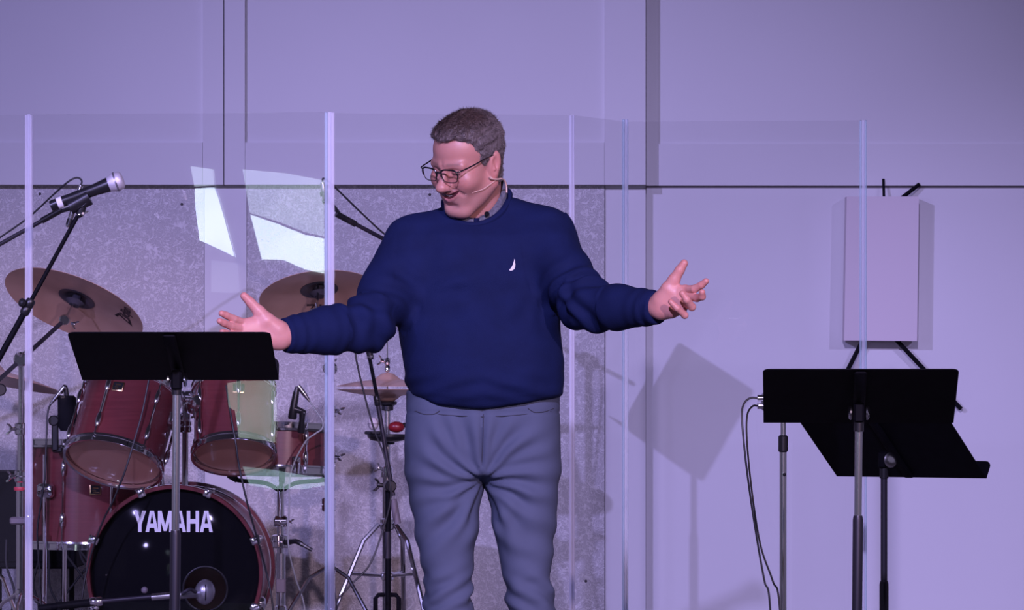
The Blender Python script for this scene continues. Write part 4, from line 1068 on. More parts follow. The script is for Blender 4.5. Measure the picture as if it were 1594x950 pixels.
def cymbal_logo(pl, M, prof, centre, udir, size, R):
    """script lettering printed on the underside around a local point, reading along udir"""
    vs, fs = text_mesh('Zildjian', size); mx = max(v.x for v in vs)/2; my = size*0.33
    u = Vector((udir[0], udir[1])).normalized(); v_ = Vector((-u.y, u.x))*(-1)       # mirrored: read from below
    out = []
    for q in vs:
        k = (q.x-mx); big = 1.0+0.9*max(0, 1-(q.x)/(2*mx)*2.6)          # the initial is taller
        p = Vector(centre)+u*k+v_*((q.y-my)*big)
        r = p.length; z = np.interp(r, [a for a, _ in prof], [b for _, b in prof])-0.0014-0.0008
        out.append(M @ Vector((p.x, p.y, z)))
    m = MB(); m.add(out, fs)
    obj('script_lettering', m, 'logo_ink', pl, smooth=False)

cA = P(119, 466, 2.95); upA = (-0.36*-1, 0.50, 0.80)
# underside ellipse: centre, minor axis leans; the plate tips away towards the drummer
upA = Vector((0.30, 0.40, 0.87))
cyA, MA, plA, prA = cymbal('crash_cymbal', 'broad bronze crash cymbal seen from below over the floor tom', cA, upA, 0.245, group='crash cymbals on boom stands')
cymbal_logo(plA, MA, prA, (0.180, -0.027), (0.20, -1), 0.052, 0.245)
cB = P(497, 452, 3.0); upB = Vector((-0.10, 0.40, 0.91))
cyB, MBc, plB, prB = cymbal('crash_cymbal', 'bronze crash cymbal partly behind the navy sleeve of the person', cB, upB, 0.205, group='crash cymbals on boom stands')
cymbal_logo(plB, MBc, prB, (0.015, 0.125), (1, -0.05), 0.052, 0.205)
cD = P(-12, 578, 3.35); cyD, MD_, plD, prD = cymbal('ride_cymbal', 'bronze ride cymbal tilted low behind the chrome boom stand pole', cD, (0.20, 0.10, 0.97), 0.25)
cH = P(603, 603, 3.3)
hat, MH, plH, prH = cymbal('hi_hat_cymbal', 'upper hi-hat cymbal domed upward on its rod', cH+Vector((0, 0, 0.020)), (0, 0.0, 1), 0.176, group='pair of hi-hat cymbals', bow=0.020)
hat2, MH2, plH2, prH2 = cymbal('hi_hat_cymbal', 'lower hi-hat cymbal turned upside down under its twin', cH+Vector((0, 0, -0.024)), (0, 0.0, -1), 0.176, group='pair of hi-hat cymbals', bow=0.020)

# --- hi-hat stand
hs_ = thing('hi_hat_stand', 'chrome hi-hat stand with tripod legs and pull rod', 'cymbal stand', (cH.x, cH.y, RZ))
obj('pull_rod', rod((cH.x, cH.y, cH.z-0.05), P(603, 505, 3.3), 0.0032), 'chrome', hs_)
obj('clutch', MB().lathe([(0.006, 0), (0.010, 0.004), (0.010, 0.02), (0.007, 0.024), (0.011, 0.03), (0.011, 0.046), (0.006, 0.05)], 12, frame(cH+Vector((0, 0, 0.052)), (0, 0, 1))), 'chrome', hs_)
obj('wing_nut', wing_nut(cH+Vector((-0.010, 0, 0.090)), (-1, -0.3, 0.2), 1.4), 'chrome', hs_)
obj('seat_cup', MB().lathe([(0.010, -0.062), (0.021, -0.060), (0.021, -0.045), (0.032, -0.040), (0.034, -0.030), (0.020, -0.028)], 16, frame(cH+Vector((0, 0, -0.020)), (0, 0, 1))), 'black_plastic', hs_)
obj('upper_tube', rod((cH.x, cH.y, cH.z-0.07), P(603, 770, 3.3), 0.0105, 14), 'brushed_steel', hs_)
obj('lower_tube', rod(P(602, 735, 3.3), (P(602, 0, 3.3).x, cH.y, RZ+0.03), 0.0150, 14), 'brushed_steel', hs_)
obj('collar', clamp(P(602, 735, 3.3), (0, 0, 1), 0.022, 0.038), 'chrome', hs_); obj('wing_nut', wing_nut(P(594, 730, 3.27), (-1, -0.5, 0.3), 1.4), 'chrome', hs_)
hz_ = P(0, 816, 3.3).z
obj('leg_hub', clamp((cH.x, cH.y, hz_), (0, 0, 1), 0.026, 0.040), 'chrome', hs_)
for dx, dy, f2 in ((-0.235, -0.12, 1), (0.165, -0.17, 1), (0.05, 0.26, 1)):
    top = Vector((cH.x+0.028*(1 if dx > 0 else -1), cH.y-0.01, hz_)); foot = Vector((cH.x+dx, cH.y+dy, RZ+0.012))
    kn = top+(foot-top)*0.16+Vector((0.02 if dx > 0 else -0.02, 0, 0.012))
    lg = obj('leg', MB().tube([top, kn, foot], 0.0085, 8), 'chrome', hs_)
    md = kn+(foot-kn)*0.30; obj('brace', rod((cH.x, cH.y, P(0, 897, 3.3).z), md, 0.0055), 'brushed_steel', lg)
    obj('foot', MB().ball(tuple(foot), 0.013, 10, 6), 'black_plastic', lg)
obj('brace_collar', clamp((cH.x, cH.y, P(0, 897, 3.3).z), (0, 0, 1), 0.022, 0.030), 'chrome', hs_)
pf = MB()
zt = P(0, 926, 3.3).z
for q in (-1, 1): pf.tube([(cH.x+q*0.040, cH.y-0.02, RZ+0.01), (cH.x+q*0.040, cH.y-0.02, zt-0.012), (cH.x+q*0.030, cH.y-0.02, zt), (cH.x+q*0.012, cH.y-0.01, zt)], 0.008, 8)
obj('pedal_frame', pf, 'black_steel', hs_)
obj('footboard', MB().box((cH.x, cH.y+0.12, RZ+0.05), (0.085, 0.26, 0.012), Matrix.Translation((0, 0, 0)), 0.004), 'brushed_steel', hs_)

# --- percussion tray with shakers
tr_c = P(604, 680, 3.24)
tray = thing('percussion_tray', 'small black percussion tray clamped to the hi-hat stand', 'tray', tuple(tr_c))
obj('plate', MB().lathe([(0.03, -0.018), (0.060, -0.012), (0.072, 0.0), (0.072, 0.008), (0.066, 0.008), (0.060, -0.004), (0.001, -0.006)], 24, frame(tr_c, (0, 0, 1))), 'black_plastic', tray)
obj('handle', MB().box(tuple(P(581, 674, 3.2)), (0.060, 0.016, 0.011), I4, 0.003), 'black_plastic', tray)
obj('clamp', clamp(tr_c+Vector((0, 0.045, -0.01)), (0, 0, 1), 0.022, 0.035), 'black_plastic', tray)
mar = P(617, 665, 3.21)
mrc = thing('maraca', 'red maraca lying on the black percussion tray', 'maraca', tuple(mar))
obj('head', MB().ball(tuple(mar), 0.020, 16, 10, I4, (1.45, 1, 0.95)), 'red_shaker', mrc); obj('handle', MB().tube([mar+Vector((0.018, 0, 0.004)), mar+Vector((0.05, 0.01, 0.010)), mar+Vector((0.10, 0.02, 0.016))], [0.009, 0.007, 0.010], 10), 'black_plastic', mrc)
eg = P(581, 660, 3.21)
es = thing('egg_shaker', 'pale egg shaker resting on the black percussion tray', 'shaker', tuple(eg))
obj('shell', MB().ball(tuple(eg), 0.019, 16, 10, I4, (1.0, 1, 1.15)), 'pale_shaker', es); obj('seam_ring', MB().torus(frame(eg, (0, 0, 1)), 0.0188, 0.0012, 20, 6), 'grey_sleeve', es)

# --- boom stands of the crash cymbals and the ride
def boom_stand(label, px, Yb, ztop_px, tip, tail, hubz, rot, drops, group):
    b = P(px, 600, Yb); t = thing('cymbal_stand', label, 'cymbal stand', (b.x, b.y, RZ), group)
    piv = P(px, ztop_px, Yb)
    obj('upper_tube', rod((b.x, b.y, P(0, drops[0], Yb).z), piv, 0.0095, 12), 'chrome', t)
    obj('middle_tube', rod((b.x, b.y, P(0, drops[1], Yb).z), (b.x, b.y, P(0, drops[0], Yb).z), 0.0125, 12), 'chrome', t)
    obj('lower_tube', rod((b.x, b.y, RZ+0.03), (b.x, b.y, P(0, drops[1], Yb).z), 0.0165, 14), 'chrome', t)
    for d in drops:
        q = Vector((b.x, b.y, P(0, d, Yb).z)); cw = obj('collar', clamp(q, (0, 0, 1), 0.022, 0.04), 'chrome', t)
        obj('wing_nut', wing_nut(q+Vector((-0.02 if px < 300 else 0.018, -0.012, 0)), (-1 if px < 300 else 1, -0.4, 0), 1.6), 'chrome', cw)
    tl = obj('tilter', clamp(piv, (0, 1, 0), 0.024, 0.045), 'chrome', t); obj('wing_nut', wing_nut(piv+Vector((0.0, -0.028, 0.014)), (0.3, -1, 0.5), 1.5), 'chrome', tl)
    return t, piv
tA, pivA = boom_stand('chrome boom stand beside the floor tom carrying the broad crash cymbal', 33, 2.75, 560, None, None, 0, 0, (668, 742), 'boom stands of the crash cymbals')
tipA = cA-upA.normalized()*0.055; tj = P(101, 498, 2.90)
obj('boom_arm', rod(pivA+(pivA-tj).normalized()*0.30, tj, 0.0075, 10), 'dark_tube', tA)
obj('tilter', clamp(tj, (0, 1, 0), 0.018, 0.035), 'chrome', tA); obj('wing_nut', wing_nut(tj+Vector((0.022, -0.008, -0.012)), (1, -0.3, -0.3), 1.3), 'chrome', tA)
obj('cymbal_rod', rod(tj, cA+upA.normalized()*0.035, 0.005), 'chrome', tA)
obj('sleeve_cup', MB().lathe([(0.018, -0.012), (0.024, -0.006), (0.034, 0.0), (0.03, 0.003)], 18, frame(cA-upA.normalized()*0.012, upA)), 'felt_dark', tA)
obj('memory_lock', MB().lathe([(0.019, -0.006), (0.021, 0), (0.019, 0.006)], 14, frame(P(31, 761, 2.75), (0, 0, 1))), 'red_rubber', tA)
obj('rubber_clamp', MB().box(tuple(P(29, 811, 2.74)), (0.055, 0.04, 0.025), I4, 0.005), 'grey_sleeve', tA)
bA = Vector((P(33, 0, 2.75).x, 2.75, 0)); tripod(tA, bA.x, bA.y, 0, P(0, 925, 2.75).z, 0.26, rot=0.5)
tB, pivB = boom_stand('chrome boom stand beside the snare drum carrying the second crash cymbal', 514, 2.78, 574, None, None, 0, 0, (640, 712), 'boom stands of the crash cymbals')
tjB = P(494, 484, 2.90); obj('boom_arm', rod(pivB+(pivB-tjB).normalized()*0.05, tjB, 0.0075, 10), 'chrome', tB)
obj('tilter', clamp(tjB, (0, 1, 0), 0.018, 0.035), 'chrome', tB); obj('cymbal_rod', rod(tjB, cB+upB.normalized()*0.035, 0.005), 'chrome', tB)
obj('wing_nut', wing_nut(tjB+Vector((0.0, -0.01, 0.004)), (-0.6, -0.5, 0.5), 1.3), 'chrome', tB)
obj('collar', clamp(P(512, 786, 2.78), (0, 0, 1), 0.024, 0.045), 'chrome', tB)
obj('sleeve_cup', MB().lathe([(0.018, -0.012), (0.024, -0.006), (0.034, 0.0), (0.03, 0.003)], 18, frame(cB-upB.normalized()*0.012, upB)), 'felt_dark', tB)
tripod(tB, pivB.x, pivB.y, 0, P(0, 885, 2.78).z, 0.26, rot=3.6)
# ride stand (mostly out of view)
rs_ = thing('cymbal_stand', 'straight stand under the low tilted ride cymbal', 'cymbal stand', (cD.x, cD.y, RZ))
obj('pole', rod((cD.x, cD.y, RZ+0.03), cD-Vector((0, 0, 0.03)), 0.011, 12), 'chrome', rs_); obj('tilter', clamp(cD-Vector((0, 0, 0.05)), (0, 1, 0), 0.016, 0.03), 'chrome', rs_)
obj('cymbal_rod', rod(cD-Vector((0, 0, 0.05)), cD+Vector((0.01, 0.005, 0.04)), 0.005), 'chrome', rs_)
tripod(rs_, cD.x, cD.y, 0, 0.45, 0.25, rot=1.2)

# ------------------------------------------------------------------ music stands
def music_stand(label, base, pole_top, desk_c, tilt, yaw, w=0.49, d=0.34, tubes=None, mats=('brushed_steel', 'dark_tube'), group='music stands', rot=0.4, knob_side=(-1, 1), floor=0.0, knob=1.25):
    """desk_c centre of the desk; tilt from horizontal; yaw turns the reader's side"""
    base = Vector(base); t = thing('music_stand', label, 'music stand', (base.x, base.y, floor), group)
    a = math.radians(yaw); tt = math.radians(tilt)
    u = Vector((math.cos(a), -math.sin(a), 0)); down = Vector((math.cos(tt)*math.sin(a), math.cos(tt)*math.cos(a), -math.sin(tt)))
    up = -down; n = u.cross(up)
    if n.z < 0: n = -n
    M = Matrix(((u.x, up.x, n.x, desk_c[0]), (u.y, up.y, n.y, desk_c[1]), (u.z, up.z, n.z, desk_c[2]), (0, 0, 0, 1)))
    hw, hd = w/2, d/2; r = 0.018
    poly = [(-hw, -hd), (hw, -hd)]+[(hw-r+r*math.cos(q), hd-r+r*math.sin(q)) for q in [math.pi/2*k/5 for k in range(6)]]+[(-hw+r+r*math.cos(q), hd-r+r*math.sin(q)) for q in [math.pi/2+math.pi/2*k/5 for k in range(6)]]
    dk = obj('desk', MB().prism(poly, -0.0015, 0.0015, M), 'black_steel', t)
    lp_ = [(-hw, 0.0), (hw, 0.0)]+[(hw-r+r*math.cos(q), 0.040+r*math.sin(q)) for q in [math.pi/2*k/4 for k in range(5)]]+[(-hw+r+r*math.cos(q), 0.040+r*math.sin(q)) for q in [math.pi/2+math.pi/2*k/4 for k in range(5)]]
    ML = M @ Matrix(((1, 0, 0, 0), (0, 0, -1, -hd), (0, 1, 0, 0), (0, 0, 0, 1)))
    obj('ledge', MB().prism(lp_, 0.0, 0.003, ML), 'black_steel', dk)
    obj('spine', MB().box((0, 0.0, -0.006), (0.030, d*0.96, 0.009), M, 0.003), 'black_steel', dk)
    pt = Vector(pole_top)
    obj('bracket', MB().box((0, 0, 0), (0.026, 0.034, 0.05), Matrix.Translation(pt) @ Matrix.Rotation(-a, 4, 'Z'), 0.005), 'black_steel', t)
    for s_ in knob_side:
        q = pt+u*0.016*s_
        obj('knob', MB().lathe([(0.004*knob, 0), (0.013*knob, 0.002), (0.014*knob, 0.006), (0.010*knob, 0.010), (0.004*knob, 0.011)], 16, frame(q-Vector((0, 0.014 if knob > 1.5 else 0, 0)), u*s_-Vector((0, 0.9 if knob > 1.5 else 0, 0)))), 'brushed_steel', t)
    z0, z1 = tubes
    top = pt+Vector((0, 0, -0.02)); ax = (top-Vector((base.x, base.y, floor)))
    def at(z): k = (z-floor)/(top.z-floor); return Vector((base.x, base.y, floor))+ax*k
    obj('sleeve', rod(at(z0), top, 0.0125, 14), 'black_plastic', t)
    obj('upper_tube', rod(at(z1), at(z0+0.002), 0.0095, 14), mats[0], t)
    lw = obj('lower_tube', MB().tube([at(floor+0.06), at(z1-0.01), at(z1)], [0.0130, 0.0130, 0.0110], 14), mats[1], t)
    for k in range(3):
        b_ = rot+2*math.pi*k/3; e = Vector((math.cos(b_), math.sin(b_), 0)); f_ = Vector((base.x, base.y, floor))
        obj('leg', MB().tube(smooth_path([f_+Vector((0, 0, 0.085)), f_+e*0.09+Vector((0, 0, 0.07)), f_+e*0.27+Vector((0, 0, 0.009))], 4), 0.009, 8), 'black_steel', t)
    return t
zpx = lambda py, Y: P(0, py, Y).z
g1 = P(272, 555, -0.62)
YL = -0.55; pl_ = P(275, 590, YL)
music_stand('black music stand in front of the drum kit below the open hand', P(269, 1250, YL), P(275, 592, YL), (P(272, 555, YL-.05).x, YL-0.05, P(0, 555, YL-.05).z), 19.0, 0, 0.487, 0.345, (zpx(615, YL), zpx(826, YL)), rot=0.5)
Y1 = -0.33
music_stand('black music stand with two steel knobs in front of the other tilted desk', P(1331, 1250, Y1), P(1337, 643, Y1), (P(1338, 617, Y1-.03).x, Y1-0.03, P(0, 617, Y1-.03).z), 23.5, 4, 0.481, 0.335, (zpx(672, Y1), zpx(803, Y1)), rot=0.9)
Y2 = 0.95
music_stand('tilted black music stand with a dark pole behind the two-knob stand', P(1376, 1200, Y2), P(1376, 716, Y2), (P(1383, 692, Y2+.03).x, Y2+0.03, P(0, 690, Y2+.03).z), 35.5, 33, 0.48, 0.34, (zpx(745, Y2), zpx(905, Y2)), mats=('dark_tube', 'dark_tube'), rot=0.1, knob_side=(1,), knob=1.6)
Y3 = 3.30; sh_z = 1.385
music_stand('raised black music stand turned sideways behind the person', (0.02, Y3, 0), (0.02, Y3, sh_z-0.05), (0.01, Y3, sh_z), 62, -85, 0.49, 0.34, (sh_z-0.16, sh_z-0.42), mats=('dark_tube', 'dark_tube'), rot=0.6)

# ------------------------------------------------------------------ microphones, stands and cables
def cable(name, label, pts, r=0.0032, mat='cable_black', group=None, n=8):
    pts = [Vector(p) for p in pts]; b = pts[-1]
    return obj(name, MB().tube(smooth_path(pts, n), r, 6), mat, None, label, 'cable', group, base=tuple(b))
# black boom stand with a handheld microphone in front of the shield
Ym = 1.10
tip = P(121, 336, Ym); kn = P(43, 478, Ym); low = P(-25, 600, Ym)
hb = thing('microphone_stand', 'black boom microphone stand crossing in front of the shield hinge', 'microphone stand', (P(-40, 0, Ym).x, Ym, 0))
obj('boom', rod(kn, tip, 0.0062, 10), 'black_steel', hb); obj('boom_sleeve', rod(low, kn, 0.0090, 12), 'black_steel', hb)
obj('boom_collar', clamp(kn, tip-kn, 0.014, 0.05), 'black_plastic', hb)
obj('knob', MB().lathe([(0.006, 0), (0.012, 0.004), (0.013, 0.014), (0.008, 0.018)], 12, frame(P(39, 473, Ym-.01), (-0.8, -0.5, 0.3))), 'black_plastic', hb)
obj('upright', rod((P(-40, 0, Ym).x, Ym, 0.03), P(-40, 628, Ym), 0.011, 12), 'black_steel', hb); obj('swivel', clamp(P(-38, 624, Ym), (0, 1, 0), 0.026, 0.05), 'black_plastic', hb)
obj('clutch', clamp(P(0, 607, Ym), (0.2, -1, 0), 0.018, 0.03), 'black_plastic', hb)
obj('base_plate', MB().lathe([(0.13, 0), (0.13, 0.012), (0.11, 0.022), (0.02, 0.034)], 32, frame((P(-40, 0, Ym).x, Ym, 0.001), (0, 0, 1))), 'black_steel', hb)
cl1, cl2 = P(102, 327, Ym), P(139, 307, Ym)
obj('mic_clip', MB().tube([cl1+(cl2-cl1)*0.18, cl2], [0.021, 0.0235], 16), 'black_plastic', hb)
obj('clip_neck', MB().tube([P(128, 322, Ym), P(125, 333, Ym), tip], [0.013, 0.012, 0.009], 10), 'black_plastic', hb)
obj('clip_screw', wing_nut(P(128, 334, Ym-.012), (0.3, -1, 0.2), 1.2), 'brushed_steel', hb)
hm2 = thing('handheld_microphone', 'black wireless handheld microphone with a silver grille in a clip', 'microphone', tuple(P(78, 322, Ym)))
ax0, ax1 = P(79, 321, Ym), P(192, 279, Ym); dm = (ax1-ax0)
def on(k): return ax0+dm*k
obj('body', MB().tube([on(0), on(.03), on(.30), on(.62), on(.80)], [0.0145, 0.016, 0.0155, 0.0175, 0.0215], 20), 'black_plastic', hm2)
obj('head_cup', MB().tube([on(.785), on(.80), on(.88), on(.895)], [0.0195, 0.0215, 0.0275, 0.0280], 20), 'mic_grille', hm2)
obj('grille_ring', MB().tube([on(.890), on(.912)], 0.0295, 20), 'silver_mic', hm2)
obj('grille', MB().tube([on(.905), on(.94), on(.975), on(.995), on(1.002)], [0.0280, 0.0270, 0.0245, 0.018, 0.008], 20), 'mic_grille', hm2)
obj('label_tape', MB().tube([on(.095), on(.165)], 0.0166, 20), 'white_tape', hm2)

# overhead pencil microphones on long booms behind the shield
def overhead(stand_label, mic_label, cable_label, tip_, far, xlr, head, upright_x, Y):
    t = thing('microphone_stand', stand_label, 'microphone stand', (P(upright_x, 0, Y).x, Y+0.15, RZ if upright_x < 900 and Y > 2.3 else 0), 'overhead boom stands')
    fl_ = t.location.z
    a, b = P(*tip_, Y), P(*far, Y+0.08)
    ux = P(upright_x, 0, Y).x; k = (ux-a.x)/(b.x-a.x); jn = a+(b-a)*k
    obj('boom', rod(a, jn+(b-a).normalized()*0.25, 0.0075, 10), 'dark_tube', t)
    obj('boom_tip', rod(a-(b-a).normalized()*0.02, a+(b-a).normalized()*0.06, 0.011, 10), 'black_plastic', t)
    obj('upright', rod((ux, jn.y, fl_+0.03), jn, 0.011, 12), 'black_steel', t); obj('swivel', clamp(jn, (0, 1, 0), 0.026, 0.05), 'black_plastic', t)
    obj('base_plate', MB().lathe([(0.12, 0), (0.12, 0.012), (0.10, 0.022), (0.02, 0.034)], 28, frame((ux, jn.y, fl_+0.001), (0, 0, 1))), 'black_steel', t)
    m = thing('overhead_microphone', mic_label, 'microphone', tuple(P(*xlr, Y)), 'overhead pencil microphones')
    x_, h_ = P(*xlr, Y), P(*head, Y); d = h_-x_
    obj('plug', MB().tube([x_, x_+d*0.25], 0.0085, 12), 'brushed_steel', m)
    obj('barrel', MB().tube([x_+d*0.24, x_+d*0.96, h_], [0.0105, 0.0105, 0.0085], 14), 'brushed_steel', m)
    obj('capsule_grille', MB().tube([x_+d*0.80, x_+d*0.95], 0.0112, 14), 'black_plastic', m)
    obj('clip', MB().tube([x_+d*0.42, x_+d*0.62], 0.0150, 12), 'black_plastic', m)
    obj('clip_arm', rod(x_+d*0.52, a, 0.007), 'black_plastic', m)
    return t
overhead('black overhead boom stand reaching in beside the shield hinge near the handheld microphone', 'silver pencil microphone hanging behind the black handheld microphone', '', (88, 331), (-60, 414), (126, 289), (106, 354), -200, 3.2)
cable('microphone_cable', 'thin black cable looping from the pencil microphone behind the handheld one', [P(126, 290, 3.2), P(127, 281, 3.2), P(119, 277, 3.2), P(105, 284, 3.2), P(80, 306, 3.22), P(45, 338, 3.24), P(0, 370, 3.26), P(-60, 410, 3.28), P(-190, 490, 3.3), P(-208, 620, 3.3), (P(-212, 0, 3.3).x, 3.3, RZ+0.004)], group='microphone cables')
overhead('black overhead boom stand rising behind the shoulder of the person', 'silver pencil microphone hanging beside the shield hinge above the crash cymbal', '', (531, 337), (608, 378), (502, 284), (507, 318), 690, 3.25)
cable('microphone_cable', 'thin black cable running down to the shoulder of the person', [P(502, 286, 3.25), P(503, 278, 3.25), P(512, 283, 3.25), P(530, 300, 3.26), P(565, 334, 3.28), P(600, 366, 3.3), P(645, 400, 3.3), P(688, 440, 3.33), P(692, 700, 3.42), (P(690, 0, 3.4).x, 3.44, RZ+0.004)], group='microphone cables')
# slanting hi-hat microphone boom
Yh_ = 3.05
hmx = P(604, 0, Yh_).x
hms = thing('microphone_stand', 'black microphone stand with a steep boom in front of the hi-hat stand', 'microphone stand', (hmx, Yh_, RZ))
bt, bb = P(575, 556, Yh_), P(612, 772, Yh_)
obj('boom', rod(P(589, 628, Yh_), bt, 0.0062, 10), 'black_steel', hms); obj('boom_sleeve', rod(bb, P(587, 622, Yh_), 0.0080, 10), 'dark_tube', hms)
obj('boom_collar', clamp(P(587, 624, Yh_), bt-bb, 0.011, 0.035), 'black_plastic', hms)
obj('counterweight', rod(P(612, 778, Yh_), P(619, 816, Yh_), 0.0125, 12), 'grey_sleeve', hms)
obj('swivel', clamp(P(607, 757, Yh_), (0.2, -1, 0), 0.020, 0.045), 'black_plastic', hms); obj('wing_nut', wing_nut(P(596, 756, Yh_-.02), (-1, -0.3, 0.1), 1.8), 'black_plastic', hms)
obj('upright', rod((hmx, Yh_, RZ+0.04), P(604, 752, Yh_), 0.0095, 12), 'black_steel', hms); obj('upright_sleeve', rod(P(603, 870, Yh_), P(603, 828, Yh_), 0.0135, 12), 'dark_tube', hms)
tripod(hms, hmx, Yh_, 0, RZ+0.12, 0.24, mat='black_steel', rot=2.0, brace=False)
hh = thing('condenser_microphone', 'black slim microphone on the steep boom under the sleeve of the person', 'microphone', tuple(P(572, 540, Yh_)))
obj('barrel', MB().tube([P(577, 560, Yh_), P(574, 541, Yh_), P(568, 508, Yh_)], [0.0105, 0.0125, 0.0125], 14), 'black_plastic', hh); obj('ring', MB().tube([P(576.5, 557, Yh_), P(576, 554, Yh_)], 0.0128, 14), 'chrome', hh)
cable('microphone_cable', 'thin black cable hanging beside the steep hi-hat microphone boom', [P(552, 520, 3.0), P(554, 556, 3.0), P(566, 610, 3.0), P(582, 668, 3.0), P(597, 706, 3.0), P(606, 745, 3.0), P(608, 778, 3.0), P(596, 826, 3.0), P(575, 880, 2.98), P(545, 912, 2.97), P(520, 946, 2.95), (P(500, 0, 2.9).x, 2.90, RZ+0.004)], group='microphone cables')
# snare microphone
Ys = 2.78
sm = thing('snare_microphone', 'black stubby microphone clipped above the snare drum rim', 'microphone', tuple(P(455, 652, Ys)))
obj('body', MB().tube([P(463, 602, Ys), P(461, 612, Ys), P(457, 634, Ys), P(455, 650, Ys), P(454.5, 653, Ys)], [0.006, 0.0105, 0.0125, 0.0150, 0.012], 14), 'black_plastic', sm)
obj('plug', MB().tube([P(464, 601, Ys), P(468, 606, Ys), P(474, 614, Ys), P(482, 625, Ys)], [0.0085, 0.0085, 0.0080, 0.004], 10), 'brushed_steel', sm)
obj('clip', MB().tube([P(458, 637, Ys), P(468, 640, Ys), P(474, 644, Ys)], [0.013, 0.010, 0.011], 10), 'black_plastic', sm)
obj('clip_post', MB().tube([P(471, 640, Ys), P(470, 655, Ys), P(469, 672, Ys+.02)], [0.012, 0.009, 0.014], 10), 'black_plastic', sm)
cable('microphone_cable', 'pale grey cable curving from the snare drum microphone', [P(480, 622, Ys), P(492, 640, Ys), P(502, 656, Ys), P(501, 668, Ys), P(490, 676, Ys), P(474, 690, Ys-.02), P(453, 735, Ys-.05), P(450, 790, Ys-.05), P(449, 850, Ys-.05), P(460, 900, Ys-.05), P(474, 946, Ys-.05), (P(480, 0, Ys).x, Ys-.06, RZ+0.004)], 0.0028, 'cable_grey', 'microphone cables')
# floor-tom microphone
Yf = 2.80
fm = thing('tom_microphone', 'fat black tom microphone clamped at the floor tom rim', 'microphone', tuple(P(103, 670, Yf)))
obj('body', MB().tube([P(104, 616, Yf), P(104, 620, Yf), P(105, 640, Yf), P(106, 664, Yf), P(106, 671, Yf)], [0.024, 0.031, 0.0325, 0.0325, 0.026], 22), 'black_matte', fm)
obj('yoke', MB().tube(smooth_path([P(104, 618, Yf-.01), P(102, 604, Yf-.01), P(98, 603, Yf-.01)], 4), 0.008, 10), 'black_plastic', fm)
obj('plug', MB().tube([P(100, 603, Yf-.02), P(93, 612, Yf-.02), P(86, 620, Yf-.02), P(78, 630, Yf-.02)], [0.008, 0.008, 0.007, 0.004], 10), 'brushed_steel', fm)
obj('clamp_arm', MB().box(tuple(P(86, 676, Yf)), (0.022, 0.022, 0.11), I4, 0.004), 'black_plastic', fm); obj('clamp_joint', clamp(P(84, 655, Yf), (0, 1, 0), 0.018, 0.03), 'black_plastic', fm)
obj('clamp_jaw', MB().box(tuple(P(90, 700, Yf+.02)), (0.034, 0.045, 0.02), I4, 0.004), 'black_plastic', fm); obj('joint_arm', rod(P(84, 655, Yf), P(100, 642, Yf), 0.008), 'black_plastic', fm)
cable('microphone_cable', 'thin black cable hanging in front of the floor tom shell', [P(79, 628, Yf-.02), P(74, 645, Yf-.03), P(72, 690, Yf-.04), P(70, 740, Yf-.05), P(63, 790, Yf-.05), P(58, 830, Yf-.05), P(62, 900, Yf-.05), (P(70, 0, Yf).x, Yf-.06, RZ+0.004)], group='microphone cables')
# tom microphone cable crossing the wide rack tom
cable('microphone_cable', 'thin black cable crossing the wider rack tom lower head', [P(232, 590, 2.42), P(222, 640, 2.40), P(208, 690, 2.38), P(194, 735, 2.37), P(176, 780, 2.38), P(160, 812, 2.40), P(140, 870, 2.42), P(128, 930, 2.42), (P(120, 0, 2.42).x, 2.42, RZ+0.004)], group='microphone cables')
cable('microphone_cable', 'thin black cable dropping past the narrower rack tom to the bass drum hoop', [P(352, 600, 2.42), P(360, 650, 2.38), P(367, 690, 2.36), P(372, 725, 2.36), P(384, 780, 2.36), P(398, 830, 2.38), P(412, 880, 2.42), P(424, 940, 2.42), (P(430, 0, 2.42).x, 2.42, RZ+0.004)], group='microphone cables')
# bass-drum microphone on a low boom
Yk = 2.22
km = thing('bass_drum_microphone', 'silver egg-shaped microphone at the port of the bass drum', 'microphone', tuple(P(318, 920, Yk+.1)))
kc = P(319, 922, Yk+.10); kd = Vector((0.35, 0.94, 0.1))
obj('grille', MB().ball((0, 0, 0), 0.033, 22, 14, frame(kc, (0.1, 0, 1)), (1.0, 1.0, 1.25)), 'silver_mic', km)
obj('seam_band', MB().torus(frame(kc, (1, 0.15, 0)), 0.0345, 0.0022, 30, 6), 'black_plastic', km)
obj('neck', MB().tube([kc+Vector((-0.022, -0.01, -0.005)), P(292, 926, Yk+.05), P(280, 929, Yk+.02)], [0.014, 0.012, 0.009], 12), 'silver_mic', km)
obj('fork', MB().tube(smooth_path([P(284, 924, Yk), P(296, 918, Yk), P(304, 922, Yk+.04)], 4), 0.006, 8), 'dark_tube', km)
kx = P(92, 0, Yk).x
ks = thing('microphone_stand', 'low black boom stand holding the silver microphone at the bass drum', 'microphone stand', (kx, Yk, RZ))
obj('boom', rod(P(150, 937, Yk), P(262, 927, Yk), 0.0070, 10), 'dark_tube', ks); obj('boom_sleeve', rod(P(60, 948, Yk), P(152, 937, Yk), 0.0125, 12), 'black_steel', ks)
obj('boom_tip', rod(P(236, 930, Yk), P(282, 926, Yk), 0.0110, 12), 'brushed_steel', ks); obj('boom_collar', clamp(P(150, 937, Yk), (1, 0, 0.1), 0.015, 0.04), 'chrome', ks)
obj('knob', MB().ball(tuple(P(225, 919, Yk)), 0.011, 10, 8), 'grey_sleeve', ks)
obj('upright', rod((kx, Yk, RZ+0.03), P(92, 944, Yk), 0.011, 12), 'black_steel', ks)
obj('base_plate', MB().lathe([(0.11, 0), (0.11, 0.012), (0.09, 0.022), (0.02, 0.034)], 28, frame((kx, Yk, RZ+0.001), (0, 0, 1))), 'black_steel', ks)

